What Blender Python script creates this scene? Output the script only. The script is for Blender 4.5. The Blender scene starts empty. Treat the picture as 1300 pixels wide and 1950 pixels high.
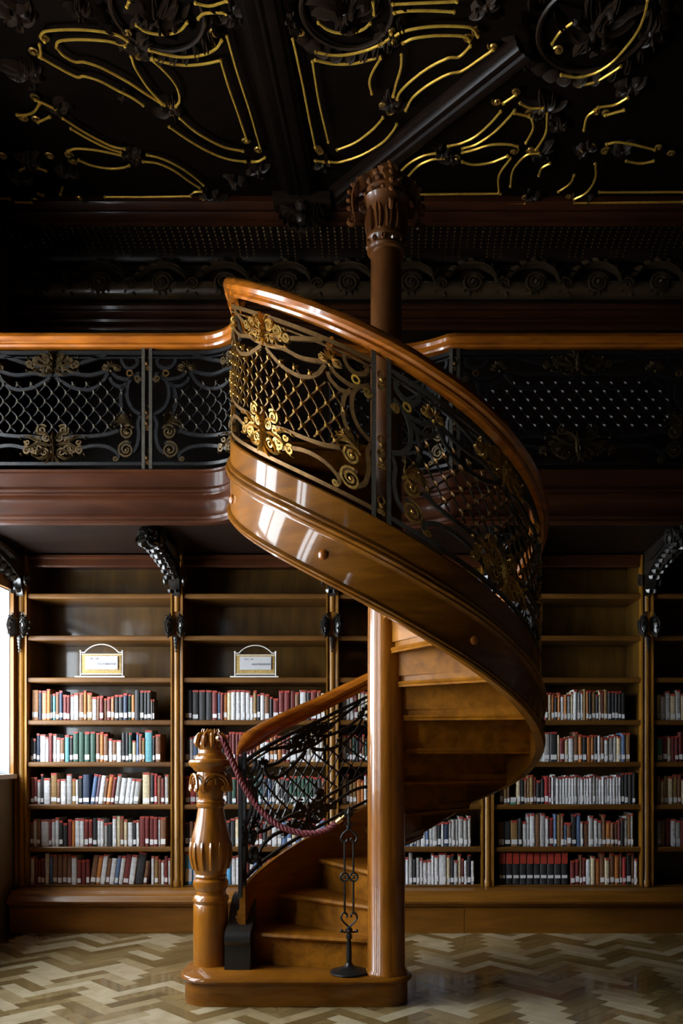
import bpy, math, random
from mathutils import Vector
import numpy as np
random.seed(7)
sc = bpy.context.scene
col = sc.collection
PI = math.pi
R_ = math.radians

# ------------------------------------------------------------------ camera, sky, exposure
CAMY, CAMH, FPX = -4.83, 1.40, 1642.0          # camera stands 4.83 m before the column, 1.4 m up
PX0, PY0 = 735.0, 1430.0                       # where the level sight line meets the frame
cam_d = bpy.data.cameras.new('camera'); cam = bpy.data.objects.new('camera', cam_d); col.objects.link(cam)
cam.location = (0, CAMY, CAMH); cam.rotation_euler = (PI/2, 0, 0)
cam_d.sensor_fit = 'VERTICAL'; cam_d.sensor_height = 36.0; cam_d.lens = FPX*36.0/1950.0
cam_d.shift_x = (650.0-PX0)/1950.0; cam_d.shift_y = (PY0-975.0)/1950.0
cam_d.clip_start = 0.05
sc.camera = cam
world = bpy.data.worlds.new('sky'); sc.world = world; world.use_nodes = True
bg = world.node_tree.nodes['Background']
bg.inputs[0].default_value = (0.90, 0.95, 1.0, 1); bg.inputs[1].default_value = 30.0
sc.view_settings.view_transform = 'Standard'; sc.view_settings.look = 'None'
sc.view_settings.gamma = 1.0; sc.view_settings.use_curve_mapping = False
sc.view_settings.exposure = 0.0
sc.cycles.max_bounces = 8; sc.cycles.diffuse_bounces = 4; sc.cycles.glossy_bounces = 4
sc.cycles.transparent_max_bounces = 12; sc.cycles.sample_clamp_indirect = 4.0
sc.cycles.caustics_reflective = False; sc.cycles.caustics_refractive = False

LWX, RWX, FRY, CEZ = -2.95, 5.2, -10.0, 5.50   # left wall, right wall, wall behind the camera, ceiling
# windows: wall side, start, end along the wall, sill, head
WINDOWS = [('L', 0.42, 1.93, 1.22, 2.66), ('L', -1.05, 0.14, 0.95, 4.10), ('L', -2.62, -1.95, 0.95, 4.10),
           ('L', -4.15, -3.85, 0.95, 4.10), ('L', -6.7, -5.9, 2.60, 4.10)]
for i, (sd, a0, a1, z0, z1) in enumerate(WINDOWS):   # daylight portals in the window openings
    ld = bpy.data.lights.new('daylight_portal', 'AREA'); ld.shape = 'RECTANGLE'
    ld.size = a1-a0; ld.size_y = z1-z0; ld.energy = 1.0; ld.cycles.is_portal = True
    lo = bpy.data.objects.new('daylight_portal', ld); col.objects.link(lo)
    lo.location = (LWX-0.30, (a0+a1)/2, (z0+z1)/2); lo.rotation_euler = (PI/2, 0, -PI/2)
    lo.rotation_euler = Vector((1, 0, 0)).to_track_quat('-Z', 'Z').to_euler()

# ------------------------------------------------------------------ helpers
def S_at(Y): return FPX/(Y-CAMY)
def at(px, py, Y):
    s = S_at(Y); return Vector(((px-PX0)/s, Y, CAMH+(PY0-py)/s))
def atc(px, py, z):                              # a point at height z
    s = (PY0-py)/(z-CAMH); return Vector(((px-PX0)/s, FPX/s+CAMY, z))
def lerp(a, b, t): return a+(b-a)*t
def table(tab):
    xs, ys = zip(*tab)
    def f(x): return float(np.interp(x, xs, ys))
    return f
def spline(pts, n=8):
    """Catmull-Rom through the points"""
    P = [Vector(p) for p in pts]
    if len(P) < 3: 
        return [P[0].lerp(P[-1], k/n) for k in range(n+1)]
    out = []
    for i in range(len(P)-1):
        p0 = P[i-1] if i else P[0]*2-P[1]
        p1, p2 = P[i], P[i+1]
        p3 = P[i+2] if i+2 < len(P) else P[-1]*2-P[-2]
        for k in range(n):
            t = k/n
            out.append(0.5*((2*p1)+(p2-p0)*t+(2*p0-5*p1+4*p2-p3)*t*t+(3*p1-p0-3*p2+p3)*t**3))
    out.append(P[-1]); return out
def spiral(cx, cy, r, turns, start, hand=1, n=None):
    n = n or int(14*turns)+2
    return [Vector((cx+r*(1-0.80*k/n)*math.cos(start+hand*2*PI*turns*k/n),
                    cy+r*(1-0.80*k/n)*math.sin(start+hand*2*PI*turns*k/n))) for k in range(n+1)]

class MB:
    def __init__(s): s.v = []; s.f = []; s.m = []
    def add(s, vs, fs, m=0):
        b = len(s.v); s.v += [tuple(v) for v in vs]
        for f in fs: s.f.append([b+i for i in f]); s.m.append(m)
        return s
    def box(s, x0, x1, y0, y1, z0, z1, m=0):
        return s.add([(x0,y0,z0),(x1,y0,z0),(x1,y1,z0),(x0,y1,z0),(x0,y0,z1),(x1,y0,z1),(x1,y1,z1),(x0,y1,z1)],
              [(3,2,1,0),(4,5,6,7),(0,1,5,4),(1,2,6,5),(2,3,7,6),(3,0,4,7)], m)
    def grid(s, rings, closed=True, caps=True, m=0, loop=False):
        n = len(rings[0]); vs = [p for r in rings for p in r]; fs = []
        R = len(rings); rng = R if loop else R-1
        for i in range(rng):
            j = (i+1) % R
            for k in range(n if closed else n-1):
                l = (k+1) % n
                fs.append((i*n+k, i*n+l, j*n+l, j*n+k))
        if caps and closed and not loop:
            fs.append(tuple(range(n-1,-1,-1))); fs.append(tuple((R-1)*n+k for k in range(n)))
        return s.add(vs, fs, m)
    def tube(s, pts, r, sides=6, m=0, taper=None, loop=False):
        P = [Vector(p) for p in pts]; rings = []; prev = None
        n = len(P)
        for i, p in enumerate(P):
            if loop: T = P[(i+1) % n]-P[i-1]
            else: T = P[min(i+1, n-1)]-P[max(i-1, 0)]
            if T.length < 1e-9: T = Vector((0,0,1))
            T.normalize()
            if prev is None:
                a = Vector((0,0,1)) if abs(T.z) < 0.9 else Vector((1,0,0))
                u = T.cross(a).normalized()
            else:
                u = prev-T*prev.dot(T); u = u.normalized() if u.length > 1e-6 else T.orthogonal().normalized()
            prev = u; w = T.cross(u)
            rr = r*(taper(i/(n-1)) if taper else 1)
            rings.append([p+(u*math.cos(2*PI*k/sides)+w*math.sin(2*PI*k/sides))*rr for k in range(sides)])
        return s.grid(rings, True, not loop, m, loop)
    def lathe(s, prof, cx, cy, segs=24, m=0, lob=None):
        """prof: list of (radius, z)"""
        rings = []
        for r, z in prof:
            ring = []
            for k in range(segs):
                t = 2*PI*k/segs; rr = r*(lob(t, z) if lob else 1)
                ring.append((cx+rr*math.cos(t), cy+rr*math.sin(t), z))
            rings.append(ring)
        return s.grid(rings, True, True, m)
    def ball(s, c, r, segs=8, rings=5, m=0, sc=(1,1,1)):
        c = Vector(c)
        rr = []
        for i in range(rings+1):
            t = PI*i/rings; q = max(math.sin(t), 0.02)
            rr.append([(c.x+r*sc[0]*q*math.cos(2*PI*k/segs), c.y+r*sc[1]*q*math.sin(2*PI*k/segs), c.z-r*sc[2]*math.cos(t)) for k in range(segs)])
        return s.grid(rr, True, True, m)
    def sweep(s, path, outs, prof, m=0, loop=False):
        """path points, horizontal outward vectors, closed profile of (out, up)"""
        rings = [[Vector(p)+Vector(o)*a+Vector((0,0,b)) for a, b in (prof(i) if callable(prof) else prof)] for i, (p, o) in enumerate(zip(path, outs))]
        return s.grid(rings, True, not loop, m, loop)
    # shapes laid on a surface through M(p, w, o): along, up, out
    def strap(s, M, pts, wd, dp, m=0, taper=None):
        rings = []; n = len(pts)
        for i, p in enumerate(pts):
            T = pts[min(i+1,n-1)]-pts[max(i-1,0)]
            if T.length < 1e-9: T = Vector((1,0))
            T.normalize(); N = Vector((-T.y, T.x)); h = wd/2*(taper(i/(n-1)) if taper else 1)
            a, b = p+N*h, p-N*h
            rings.append([M(a.x,a.y,-dp/2), M(b.x,b.y,-dp/2), M(b.x,b.y,dp/2), M(a.x,a.y,dp/2)])
        return s.grid(rings, True, True, m)
    def leaf(s, M, pts, wd, ht, m=0, base=0.0):
        """curved leaf: ridge down the middle, pointed tip"""
        rings = []; n = len(pts)
        for i, p in enumerate(pts):
            t = i/(n-1); T = pts[min(i+1,n-1)]-pts[max(i-1,0)]
            if T.length < 1e-9: T = Vector((1,0))
            T.normalize(); N = Vector((-T.y, T.x))
            h = wd/2*max(0.06, math.sin(PI*(0.12+0.88*t))**0.8)*(1+0.18*math.cos(t*22))
            z = base+ht*(0.35+0.65*math.sin(PI*min(1,t*0.9+0.1)))
            a, b = p+N*h, p-N*h; c1, c2 = p+N*h*0.45, p-N*h*0.45
            rings.append([M(a.x,a.y,base), M(c1.x,c1.y,z*0.95), M(p.x,p.y,z*0.55+base*0.45), M(c2.x,c2.y,z*0.95), M(b.x,b.y,base)])
        return s.grid(rings, True, True, m)
    def knob(s, M, p, w, r, ht, m=0, o=0.0, n=8):
        rings = []
        for q, hh in ((1,-0.3),(1,0.3),(0.75,0.75),(0.35,1.0)):
            rings.append([M(p+r*q*math.cos(2*PI*k/n), w+r*q*math.sin(2*PI*k/n), o+ht*hh) for k in range(n)])
        return s.grid(rings, True, True, m)
    def star(s, M, p, w, r, ht, m=0):
        n = 12; rim = []; top = []
        for sgn in (-1, 1):
            ring = [M(p+r*(1.0 if k%3==0 else 0.38)*math.cos(2*PI*k/n+PI/4), w+r*(1.0 if k%3==0 else 0.38)*math.sin(2*PI*k/n+PI/4), sgn*ht*0.25) for k in range(n)]
            rim.append(ring)
        rim.append([M(p+r*0.3*math.cos(2*PI*k/n), w+r*0.3*math.sin(2*PI*k/n), ht*0.9) for k in range(n)])
        rim.append([M(p+r*0.1*math.cos(2*PI*k/n), w+r*0.1*math.sin(2*PI*k/n), ht*1.2) for k in range(n)])
        return s.grid(rim, True, True, m)
    def mesh(s, name, mats, smooth=35):
        me = bpy.data.meshes.new(name); me.from_pydata(s.v, [], s.f)
        for mt in (mats if isinstance(mats, (list, tuple)) else [mats]): me.materials.append(mt)
        me.polygons.foreach_set('material_index', s.m)
        if smooth:
            me.polygons.foreach_set('use_smooth', [True]*len(s.f))
            me.set_sharp_from_angle(angle=R_(smooth))
        me.update(); return me
    def build(s, name, mats, parent=None, smooth=35, **props):
        o = bpy.data.objects.new(name, s.mesh(name, mats, smooth)); col.objects.link(o)
        if parent is not None:
            o.parent = parent
            if parent.type == 'EMPTY': o.location = -parent.location
        for k, v in props.items(): o[k] = v
        return o
def thing(name, label, cat, loc=(0,0,0), group=None):
    o = bpy.data.objects.new(name, None); col.objects.link(o); o.location = loc
    o.empty_display_size = 0.1
    o['label'] = label; o['category'] = cat
    if group: o['group'] = group
    return o

# ------------------------------------------------------------------ materials
def nodes_mat(name):
    m = bpy.data.materials.new(name); m.use_nodes = True
    nt = m.node_tree; b = nt.nodes['Principled BSDF']; return m, nt, b
def wood(name, c1, c2, rough=0.3, grain=(3,3,40), coat=0.35, bump=0.15, spec=0.5):
    m, nt, b = nodes_mat(name); L = nt.links.new
    tc = nt.nodes.new('ShaderNodeTexCoord'); mp = nt.nodes.new('ShaderNodeMapping'); L(tc.outputs['Object'], mp.inputs[0])
    mp.inputs['Scale'].default_value = grain
    n1 = nt.nodes.new('ShaderNodeTexNoise'); n1.inputs['Scale'].default_value = 1.0; n1.inputs['Detail'].default_value = 5; n1.inputs['Distortion'].default_value = 0.6
    L(mp.outputs[0], n1.inputs['Vector'])
    n2 = nt.nodes.new('ShaderNodeTexNoise'); n2.inputs['Scale'].default_value = 2.3; n2.inputs['Detail'].default_value = 3; L(tc.outputs['Object'], n2.inputs['Vector'])
    ad = nt.nodes.new('ShaderNodeMath'); ad.operation = 'ADD'; L(n1.outputs[0], ad.inputs[0])
    ml = nt.nodes.new('ShaderNodeMath'); ml.operation = 'MULTIPLY'; ml.inputs[1].default_value = 0.6; L(n2.outputs[0], ml.inputs[0]); L(ml.outputs[0], ad.inputs[1])
    cr = nt.nodes.new('ShaderNodeValToRGB'); cr.color_ramp.elements[0].position = 0.55; cr.color_ramp.elements[1].position = 1.05
    cr.color_ramp.elements[0].color = (*c1, 1); cr.color_ramp.elements[1].color = (*c2, 1)
    L(ad.outputs[0], cr.inputs[0]); L(cr.outputs[0], b.inputs['Base Color'])
    b.inputs['Roughness'].default_value = rough; b.inputs['Coat Weight'].default_value = coat; b.inputs['Coat Roughness'].default_value = 0.07
    b.inputs['Specular IOR Level'].default_value = spec
    bp = nt.nodes.new('ShaderNodeBump'); bp.inputs['Strength'].default_value = bump; bp.inputs['Distance'].default_value = 0.003
    L(n1.outputs[0], bp.inputs['Height']); L(bp.outputs[0], b.inputs['Normal'])
    return m
def plain(name, c, rough=0.5, metal=0.0, noise=0.25, scale=40, coat=0.0, spec=0.5):
    m, nt, b = nodes_mat(name); L = nt.links.new
    tc = nt.nodes.new('ShaderNodeTexCoord'); n1 = nt.nodes.new('ShaderNodeTexNoise'); n1.inputs['Scale'].default_value = scale; n1.inputs['Detail'].default_value = 3
    L(tc.outputs['Object'], n1.inputs['Vector'])
    cr = nt.nodes.new('ShaderNodeValToRGB'); cr.color_ramp.elements[0].position = 0.3; cr.color_ramp.elements[1].position = 0.7
    cr.color_ramp.elements[0].color = (*[x*(1-noise) for x in c], 1); cr.color_ramp.elements[1].color = (*[min(1, x*(1+noise)) for x in c], 1)
    L(n1.outputs[0], cr.inputs[0]); L(cr.outputs[0], b.inputs['Base Color'])
    b.inputs['Roughness'].default_value = rough; b.inputs['Metallic'].default_value = metal; b.inputs['Coat Weight'].default_value = coat
    b.inputs['Specular IOR Level'].default_value = spec
    return m
M_RAIL = wood('rail_wood', (0.20,0.050,0.004), (0.42,0.118,0.008), 0.25, (5,5,30), 0.7)
M_STAIR = wood('stair_wood', (0.105,0.033,0.002), (0.215,0.074,0.005), 0.42, (4,4,22), 0.60, 0.05, 0.07)
M_TREAD = wood('tread_wood', (0.14,0.046,0.003), (0.31,0.112,0.007), 0.46, (14,3,14), 0.05, 0.1, 0.08)
M_COLUMN = wood('column_wood', (0.17,0.054,0.004), (0.34,0.115,0.009), 0.26, (26,26,2.2), 0.4)
M_NEWEL = wood('newel_wood', (0.18,0.060,0.004), (0.34,0.118,0.009), 0.26, (22,22,2.5), 0.5)
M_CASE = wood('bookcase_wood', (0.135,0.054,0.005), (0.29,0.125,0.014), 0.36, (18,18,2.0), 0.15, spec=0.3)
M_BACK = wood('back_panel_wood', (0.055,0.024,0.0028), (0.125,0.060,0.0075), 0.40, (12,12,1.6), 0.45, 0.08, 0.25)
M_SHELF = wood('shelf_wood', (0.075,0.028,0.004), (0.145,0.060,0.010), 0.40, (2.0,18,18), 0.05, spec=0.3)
M_PLINTH = wood('plinth_wood', (0.130,0.048,0.004), (0.23,0.086,0.008), 0.42, (2.0,14,14), 0.08, spec=0.3)
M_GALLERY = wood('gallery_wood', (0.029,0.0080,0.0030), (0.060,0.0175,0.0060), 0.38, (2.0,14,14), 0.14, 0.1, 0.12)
M_FRIEZE = wood('frieze_wood', (0.040,0.024,0.012), (0.085,0.052,0.024), 0.30, (3,9,9), 0.3)
M_DARK = wood('dark_carved_wood', (0.013,0.0068,0.0034), (0.032,0.0165,0.0080), 0.42, (9,9,9), 0.0, spec=0.45)
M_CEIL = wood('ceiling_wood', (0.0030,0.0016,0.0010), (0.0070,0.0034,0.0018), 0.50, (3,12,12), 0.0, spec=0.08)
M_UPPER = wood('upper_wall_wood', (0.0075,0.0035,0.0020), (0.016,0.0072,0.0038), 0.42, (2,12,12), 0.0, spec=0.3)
M_CARVE = wood('carved_bracket_wood', (0.008,0.007,0.006), (0.019,0.015,0.012), 0.33, (12,12,12), 0.25)
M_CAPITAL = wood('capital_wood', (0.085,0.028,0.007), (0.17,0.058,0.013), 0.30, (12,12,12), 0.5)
M_IRON = plain('wrought_iron', (0.085,0.074,0.056), 0.45, 0.6, 0.3, 60)
M_SHADEGILT = plain('shaded_gilt', (0.085,0.052,0.020), 0.42, 0.7, 0.35, 50)  # darker copy of the gilt, for the dimly lit gallery
M_BLACKIRON = plain('black_iron', (0.028,0.027,0.027), 0.38, 0.7, 0.3, 60)
M_BRONZE = plain('bronzed_iron', (0.155,0.076,0.020), 0.42, 0.7, 0.3, 50)
M_GILT = plain('gilt_metal', (0.50,0.28,0.065), 0.33, 0.75, 0.35, 60)
M_GOLD = plain('gold_leaf', (1.0,0.52,0.075), 0.32, 0.6, 0.2, 30)
M_BRASS = plain('brass', (0.70,0.48,0.20), 0.28, 1.0, 0.15, 40)
M_ROPE = plain('rope_red', (0.12,0.011,0.015), 0.75, 0, 0.4, 120)
M_JAMB = plain('jamb_paint', (0.30,0.30,0.31), 0.5, 0, 0.05, 20)
M_WHITE = plain('white_paint', (0.62,0.60,0.56), 0.4, 0, 0.05, 20)
M_PAPER = plain('paper', (0.46,0.46,0.47), 0.7, 0, 0.03, 30)
M_INK = plain('ink', (0.05,0.05,0.06), 0.7, 0, 0.1, 30)
M_CANE = plain('woven_cane', (0.50,0.33,0.10), 0.5, 0.1, 0.3, 80)
M_PLASTER = plain('plaster', (0.16,0.11,0.055), 0.7, 0, 0.15, 8)
M_ROOMWALL = wood('panel_wall_wood', (0.018,0.008,0.004), (0.034,0.015,0.007), 0.45, (12,12,2), 0.1)
M_PAGES = plain('book_pages', (0.55,0.49,0.38), 0.8, 0, 0.12, 90)
M_LABEL = plain('spine_label_paper', (0.74,0.74,0.74), 0.6, 0, 0.05, 60)
M_BAND = plain('red_band', (0.36,0.035,0.018), 0.55, 0, 0.25, 60)
M_BLUEBAND = plain('white_top', (0.6,0.6,0.62), 0.6, 0, 0.2, 60)
gl = bpy.data.materials.new('window_glass'); gl.use_nodes = True
_nt = gl.node_tree; _nt.nodes.remove(_nt.nodes['Principled BSDF'])
_t = _nt.nodes.new('ShaderNodeBsdfTransparent'); _t.inputs[0].default_value = (0.94,0.96,0.97,1)
_g = _nt.nodes.new('ShaderNodeBsdfGlossy'); _g.inputs['Roughness'].default_value = 0.03
_x = _nt.nodes.new('ShaderNodeMixShader'); _x.inputs[0].default_value = 0.07
_nt.links.new(_t.outputs[0], _x.inputs[1]); _nt.links.new(_g.outputs[0], _x.inputs[2]); _nt.links.new(_x.outputs[0], _nt.nodes['Material Output'].inputs[0])
M_GLASS = gl
PLANK_C = [((0.32,0.25,0.145),(0.42,0.345,0.22)), ((0.24,0.175,0.085),(0.32,0.245,0.13)), ((0.125,0.080,0.028),(0.18,0.12,0.046)), ((0.095,0.058,0.019),(0.145,0.092,0.033)), ((0.165,0.110,0.042),(0.23,0.16,0.067))]
M_PLANK = [wood('parquet_oak', a, b, 0.22, (9,9,9), 0.3, 0.04) for a, b in PLANK_C]

# ------------------------------------------------------------------ the room
def struct(mb, name, mat, parent=None, **kw):
    o = mb.build(name, mat, parent, **kw)
    if parent is None: o['kind'] = 'structure'
    return o
floor = struct(MB().box(LWX-0.4, RWX+0.3, FRY-0.3, 2.75, -0.12, -0.012), 'floor', M_PLANK[3])
PW, PN = 0.088, 4
vis = []; rest = {k: MB() for k in range(5)}
cnt = 0
for k in range(-160, 160):
    for m_ in range(-40, 40):
        for vert in (0, 1):
            a0, b0 = k+m_*PN, k-m_*PN
            if vert: u0, u1, v0, v1 = a0+PN, a0+PN+1, b0+1-PN, b0+1
            else: u0, u1, v0, v1 = a0, a0+PN, b0, b0+1
            cu, cv = (u0+u1)/2*PW, (v0+v1)/2*PW
            cx, cy = (cu-cv)*0.70711, (cu+cv)*0.70711-1.5
            if not (LWX+0.12 < cx < RWX-0.12 and FRY+0.12 < cy < 2.3): continue
            g = 0.0012
            cs = []
            for (uu, vv) in ((u0*PW+g, v0*PW+g), (u1*PW-g, v0*PW+g), (u1*PW-g, v1*PW-g), (u0*PW+g, v1*PW-g)):
                cs.append(((uu-vv)*0.70711, (uu+vv)*0.70711-1.5))
            rr = random.random()
            if vert: tone = 0 if rr < 0.42 else 1 if rr < 0.66 else 4 if rr < 0.85 else 2
            else: tone = 2 if rr < 0.34 else 3 if rr < 0.52 else 4 if rr < 0.70 else 1 if rr < 0.84 else 0
            zt = random.uniform(-0.0004, 0.0004)
            vs = [(x, y, -0.013) for x, y in cs]+[(x, y, zt) for x, y in cs]
            fs = [(3,2,1,0),(4,5,6,7),(0,1,5,4),(1,2,6,5),(2,3,7,6),(3,0,4,7)]
            s = S_at(cy) if cy > CAMY+0.5 else 1e9
            px, py = PX0+cx*s, PY0+CAMH*s
            if -12 < px < 1312 and py < 1965 and cy < 1.80:
                vis.append((s, vs, fs, tone))
            else: rest[tone].add(vs, fs)
vis.sort(key=lambda t: -t[0])
for i, (s, vs, fs, tone) in enumerate(vis):
    if i < 300: MB().add(vs, fs).build('parquet_plank', M_PLANK[tone], floor, smooth=0)
    else: rest[tone].add(vs, fs)
allrest = MB()
for k in range(5): allrest.add(rest[k].v, rest[k].f, k)
allrest.build('parquet_field', M_PLANK, floor, smooth=0, kind='stuff')

# ceiling slab, walls
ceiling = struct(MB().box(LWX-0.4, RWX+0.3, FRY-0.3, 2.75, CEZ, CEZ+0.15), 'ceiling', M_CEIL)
struct(MB().box(LWX-0.4, RWX+0.3, FRY-0.3, FRY, -0.012, CEZ), 'wall_front', M_ROOMWALL)
struct(MB().box(RWX, RWX+0.3, FRY, 2.75, -0.012, CEZ), 'wall_right', M_ROOMWALL)
wb = MB().box(LWX-0.3, RWX, 2.44, 2.75, -0.012, CEZ)
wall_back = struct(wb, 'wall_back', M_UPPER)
# left wall with window openings
wl = MB(); ys = FRY
for sd, a0, a1, z0, z1 in sorted(WINDOWS, key=lambda w: w[1]):
    wl.box(LWX-0.35, LWX, ys, a0, -0.012, CEZ); wl.box(LWX-0.35, LWX, a0, a1, -0.012, z0); wl.box(LWX-0.35, LWX, a0, a1, z1, CEZ); ys = a1
wl.box(LWX-0.35, LWX, ys, 2.75, -0.012, CEZ)
wall_left = struct(wl, 'wall_left', M_PLASTER)
for i, (sd, a0, a1, z0, z1) in enumerate(WINDOWS):
    w = thing('window_%d' % (i+1), 'window', 'window', (LWX, (a0+a1)/2, z0)); del w['category']; del w['label']; w['kind'] = 'structure'
    tall = z1 > 3
    fr = MB()
    for yy in (a0, a1-0.06): fr.box(LWX-0.26, LWX-0.18, yy, yy+0.06, z0, z1)
    fr.box(LWX-0.26, LWX-0.18, a0+0.06, a1-0.06, z0, z0+0.07); fr.box(LWX-0.26, LWX-0.18, a0+0.06, a1-0.06, z1-0.06, z1)
    f = fr.build('window_frame', M_WHITE, w, smooth=0)
    MB().box(LWX-0.245, LWX-0.195, (a0+a1)/2-0.03, (a0+a1)/2+0.03, z0+0.07, z1-0.06).build('mullion', M_WHITE, f, smooth=0)
    if tall: MB().box(LWX-0.245, LWX-0.195, a0+0.06, a1-0.06, 3.00, 3.07).build('transom_bar', M_WHITE, f, smooth=0)
    for y0, y1 in ((a0+0.06, (a0+a1)/2-0.03), ((a0+a1)/2+0.03, a1-0.06)):
        for zz0, zz1 in (((z0+0.07, 3.00), (3.07, z1-0.06)) if tall else ((z0+0.07, z1-0.06),)):
            MB().box(LWX-0.222, LWX-0.218, y0, y1, zz0, zz1).build('pane', M_GLASS, w, smooth=0)
    jb = MB()
    for yy0, yy1 in ((a0, a0+0.006), (a1-0.006, a1)): jb.box(LWX-0.18, LWX-0.001, yy0, yy1, z0, z1)
    jb.box(LWX-0.18, LWX-0.001, a0+0.006, a1-0.006, z1-0.006, z1); jb.build('jamb_lining', M_JAMB, w, smooth=0)
    MB().box(LWX-0.18, LWX+0.05, a0-0.02, a1+0.02, z0-0.035, z0).build('window_sill', M_WHITE, w, smooth=0)
    cs = MB()
    wd = 0.10
    cs.box(LWX, LWX+0.03, a0-wd, a0, z0, z1+wd); cs.box(LWX, LWX+0.03, a1, a1+wd, z0, z1+wd)
    cs.box(LWX, LWX+0.03, a0, a1, z1, z1+wd); cs.box(LWX, LWX+0.05, a0-wd, a1+wd, z1+wd, z1+wd+0.03)
    cs.build('casing', M_CASE, w, smooth=0)

# upper wall above the gallery with mouldings
UY = 1.95
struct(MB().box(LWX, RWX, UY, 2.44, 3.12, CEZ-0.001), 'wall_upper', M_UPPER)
XL, XR = LWX+0.005, RWX-0.01
def run(prof, name, mat, parent=None, Y=UY, x0=XL, x1=XR):
    """straight moulding along X on a wall facing the camera; prof: (out, z)"""
    mb = MB(); mb.grid([[(x0, Y-a, b) for a, b in prof], [(x1, Y-a, b) for a, b in prof]], True, True)
    return struct(mb, name, mat, parent)
# picture-rail moulding over the upper wall
run([(-0.0,4.70),(0.02,4.70),(0.03,4.715),(0.03,4.735),(0.06,4.745),(0.07,4.76),(0.06,4.775),(0.085,4.79),(0.10,4.81),(0.085,4.83),(0.10,4.85),(0.10,4.865),(0.0,4.88)], 'trim_1', M_GALLERY)
# frieze torus, cove and cornice
frz = run([(0,4.95),(0.03,4.955),(0.055,4.975),(0.068,5.0),(0.07,5.03),(0.06,5.06),(0.035,5.08),(0.0,5.085)], 'trim_2', M_FRIEZE)
cove_pts = []
for k in range(9):
    t = k/8*PI/2
    cove_pts.append((0.30*(1-math.cos(t))**1.0, 5.24+0.10*math.sin(t)))
cove = run([(0,5.22)]+cove_pts+[(0.30,5.36),(0,5.36)], 'trim_3', M_UPPER)
crn = run([(0.0,5.345),(0.31,5.345),(0.33,5.355),(0.33,5.375),(0.355,5.385),(0.375,5.405),(0.365,5.425),(0.39,5.44),(0.41,5.46),(0.41,5.499),(0.0,5.499)], 'trim_4', M_GALLERY)
# bead rows on the cove
x = XL+0.04; i = 0
meshes = []
for L in (6, 9):
    mb = MB()
    for k in range(L):
        t = (0.97-0.092*k)*PI/2
        mb.ball((0, UY-0.30*(1-math.cos(t))-0.002, 5.24+0.10*math.sin(t)-0.004), 0.0075, 5, 3)
    meshes.append(mb.mesh('bead_row', M_BRASS))
while x < 3.7:
    o = bpy.data.objects.new('bead_row', meshes[1 if (i//3) % 2 else 0]); col.objects.link(o); o.parent = cove; o.location = (x, 0, 0)
    x += 0.0535; i += 1
# carved scrolls along the frieze
Mw = lambda p, w, o: (p, UY-0.03-o, 5.05+w)
mb = MB()
sp = spiral(0, -0.01, 0.085, 2.2, 0.3, 1)
mb.tube([Mw(q.x, q.y, 0.045+0.02*i/len(sp)) for i, q in enumerate(sp)], 0.010, 5)
mb.knob(Mw, 0, -0.01, 0.02, 0.03, 0, 0.06)
big = [Vector((0.19*math.cos(t), 0.15*math.sin(t)+0.0)) for t in [PI*0.02+PI*0.93*k/14 for k in range(15)]]
mb.leaf(Mw, big, 0.045, 0.05)
for k in range(7):
    t = PI*(0.12+0.12*k); c = Vector((0.19*math.cos(t), 0.15*math.sin(t)))
    d = Vector((math.cos(t+0.5), math.sin(t+0.5)))
    mb.leaf(Mw, [c+d*(0.065*q/4)+Vector((-d.y,d.x))*0.02*(q/4)**2 for q in range(5)], 0.035, 0.045)
for k in range(8):
    t = PI*1.05+PI*0.9*k/7; d = Vector((math.cos(t), math.sin(t)*0.7))
    mb.leaf(Mw, [d*(0.08+0.055*q/4) for q in range(5)], 0.035, 0.05)
sp2 = spiral(0.24, -0.02, 0.05, 1.6, PI, -1)
mb.tube([Mw(q.x, q.y, 0.05) for q in sp2], 0.008, 5)
for k in range(5):
    t = PI*(0.2+0.35*k); d = Vector((math.cos(t), math.sin(t)))
    mb.leaf(Mw, [Vector((0.24,-0.02))+d*(0.045+0.04*q/3) for q in range(4)], 0.03, 0.045)
cm = mb.mesh('carved_scroll', M_FRIEZE)
x = -2.71
while x < 3.9:
    o = bpy.data.objects.new('carved_scroll', cm); col.objects.link(o); o.parent = frz; o.location = (x, 0, 0); x += 0.484

# ------------------------------------------------------------------ ceiling: beams, gilt mouldings, carved clusters
def beam(p, q, w, d, name='ceiling_beam', mat=M_CEIL):
    P, Q = Vector(p), Vector(q); T = (Q-P).normalized(); N = Vector((-T.y, T.x, 0)); mb = MB()
    prof = [(-w/2,0),(-w/2,-d*0.35),(-w*0.42,-d*0.42),(-w*0.42,-d*0.7),(-w*0.34,-d*0.8),(-w*0.30,-d*0.95),(-w*0.2,-d),(-w*0.08,-d*0.9),(0,-d*1.05),(w*0.08,-d*0.9),(w*0.2,-d),(w*0.30,-d*0.95),(w*0.34,-d*0.8),(w*0.42,-d*0.7),(w*0.42,-d*0.42),(w/2,-d*0.35),(w/2,0)]
    mb.grid([[E+N*a+Vector((0,0,CEZ-0.001+b)) for a, b in prof] for E in (P, Q)], True, True)
    return mb.build(name, mat, ceiling)
beam((-0.62,1.53,0), (-0.80,-3.2,0), 0.27, 0.075)
def cxy(px, py, z=CEZ-0.05):
    p = atc(px, py, z); return (p.x, p.y, 0)
beam(cxy(640,385), cxy(1000,98), 0.19, 0.075, mat=M_UPPER)
beam((1.02,-0.28,0), (1.02,-3.2,0), 0.27, 0.075)
Mc = lambda p, w, o: (p, w, CEZ-0.004-o)
def c1(x, y): return atc(x*0.5, y*0.5, CEZ-0.045)
def c2(x, y): return atc(600+x*0.5385, y*0.5385, CEZ-0.045)
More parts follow.
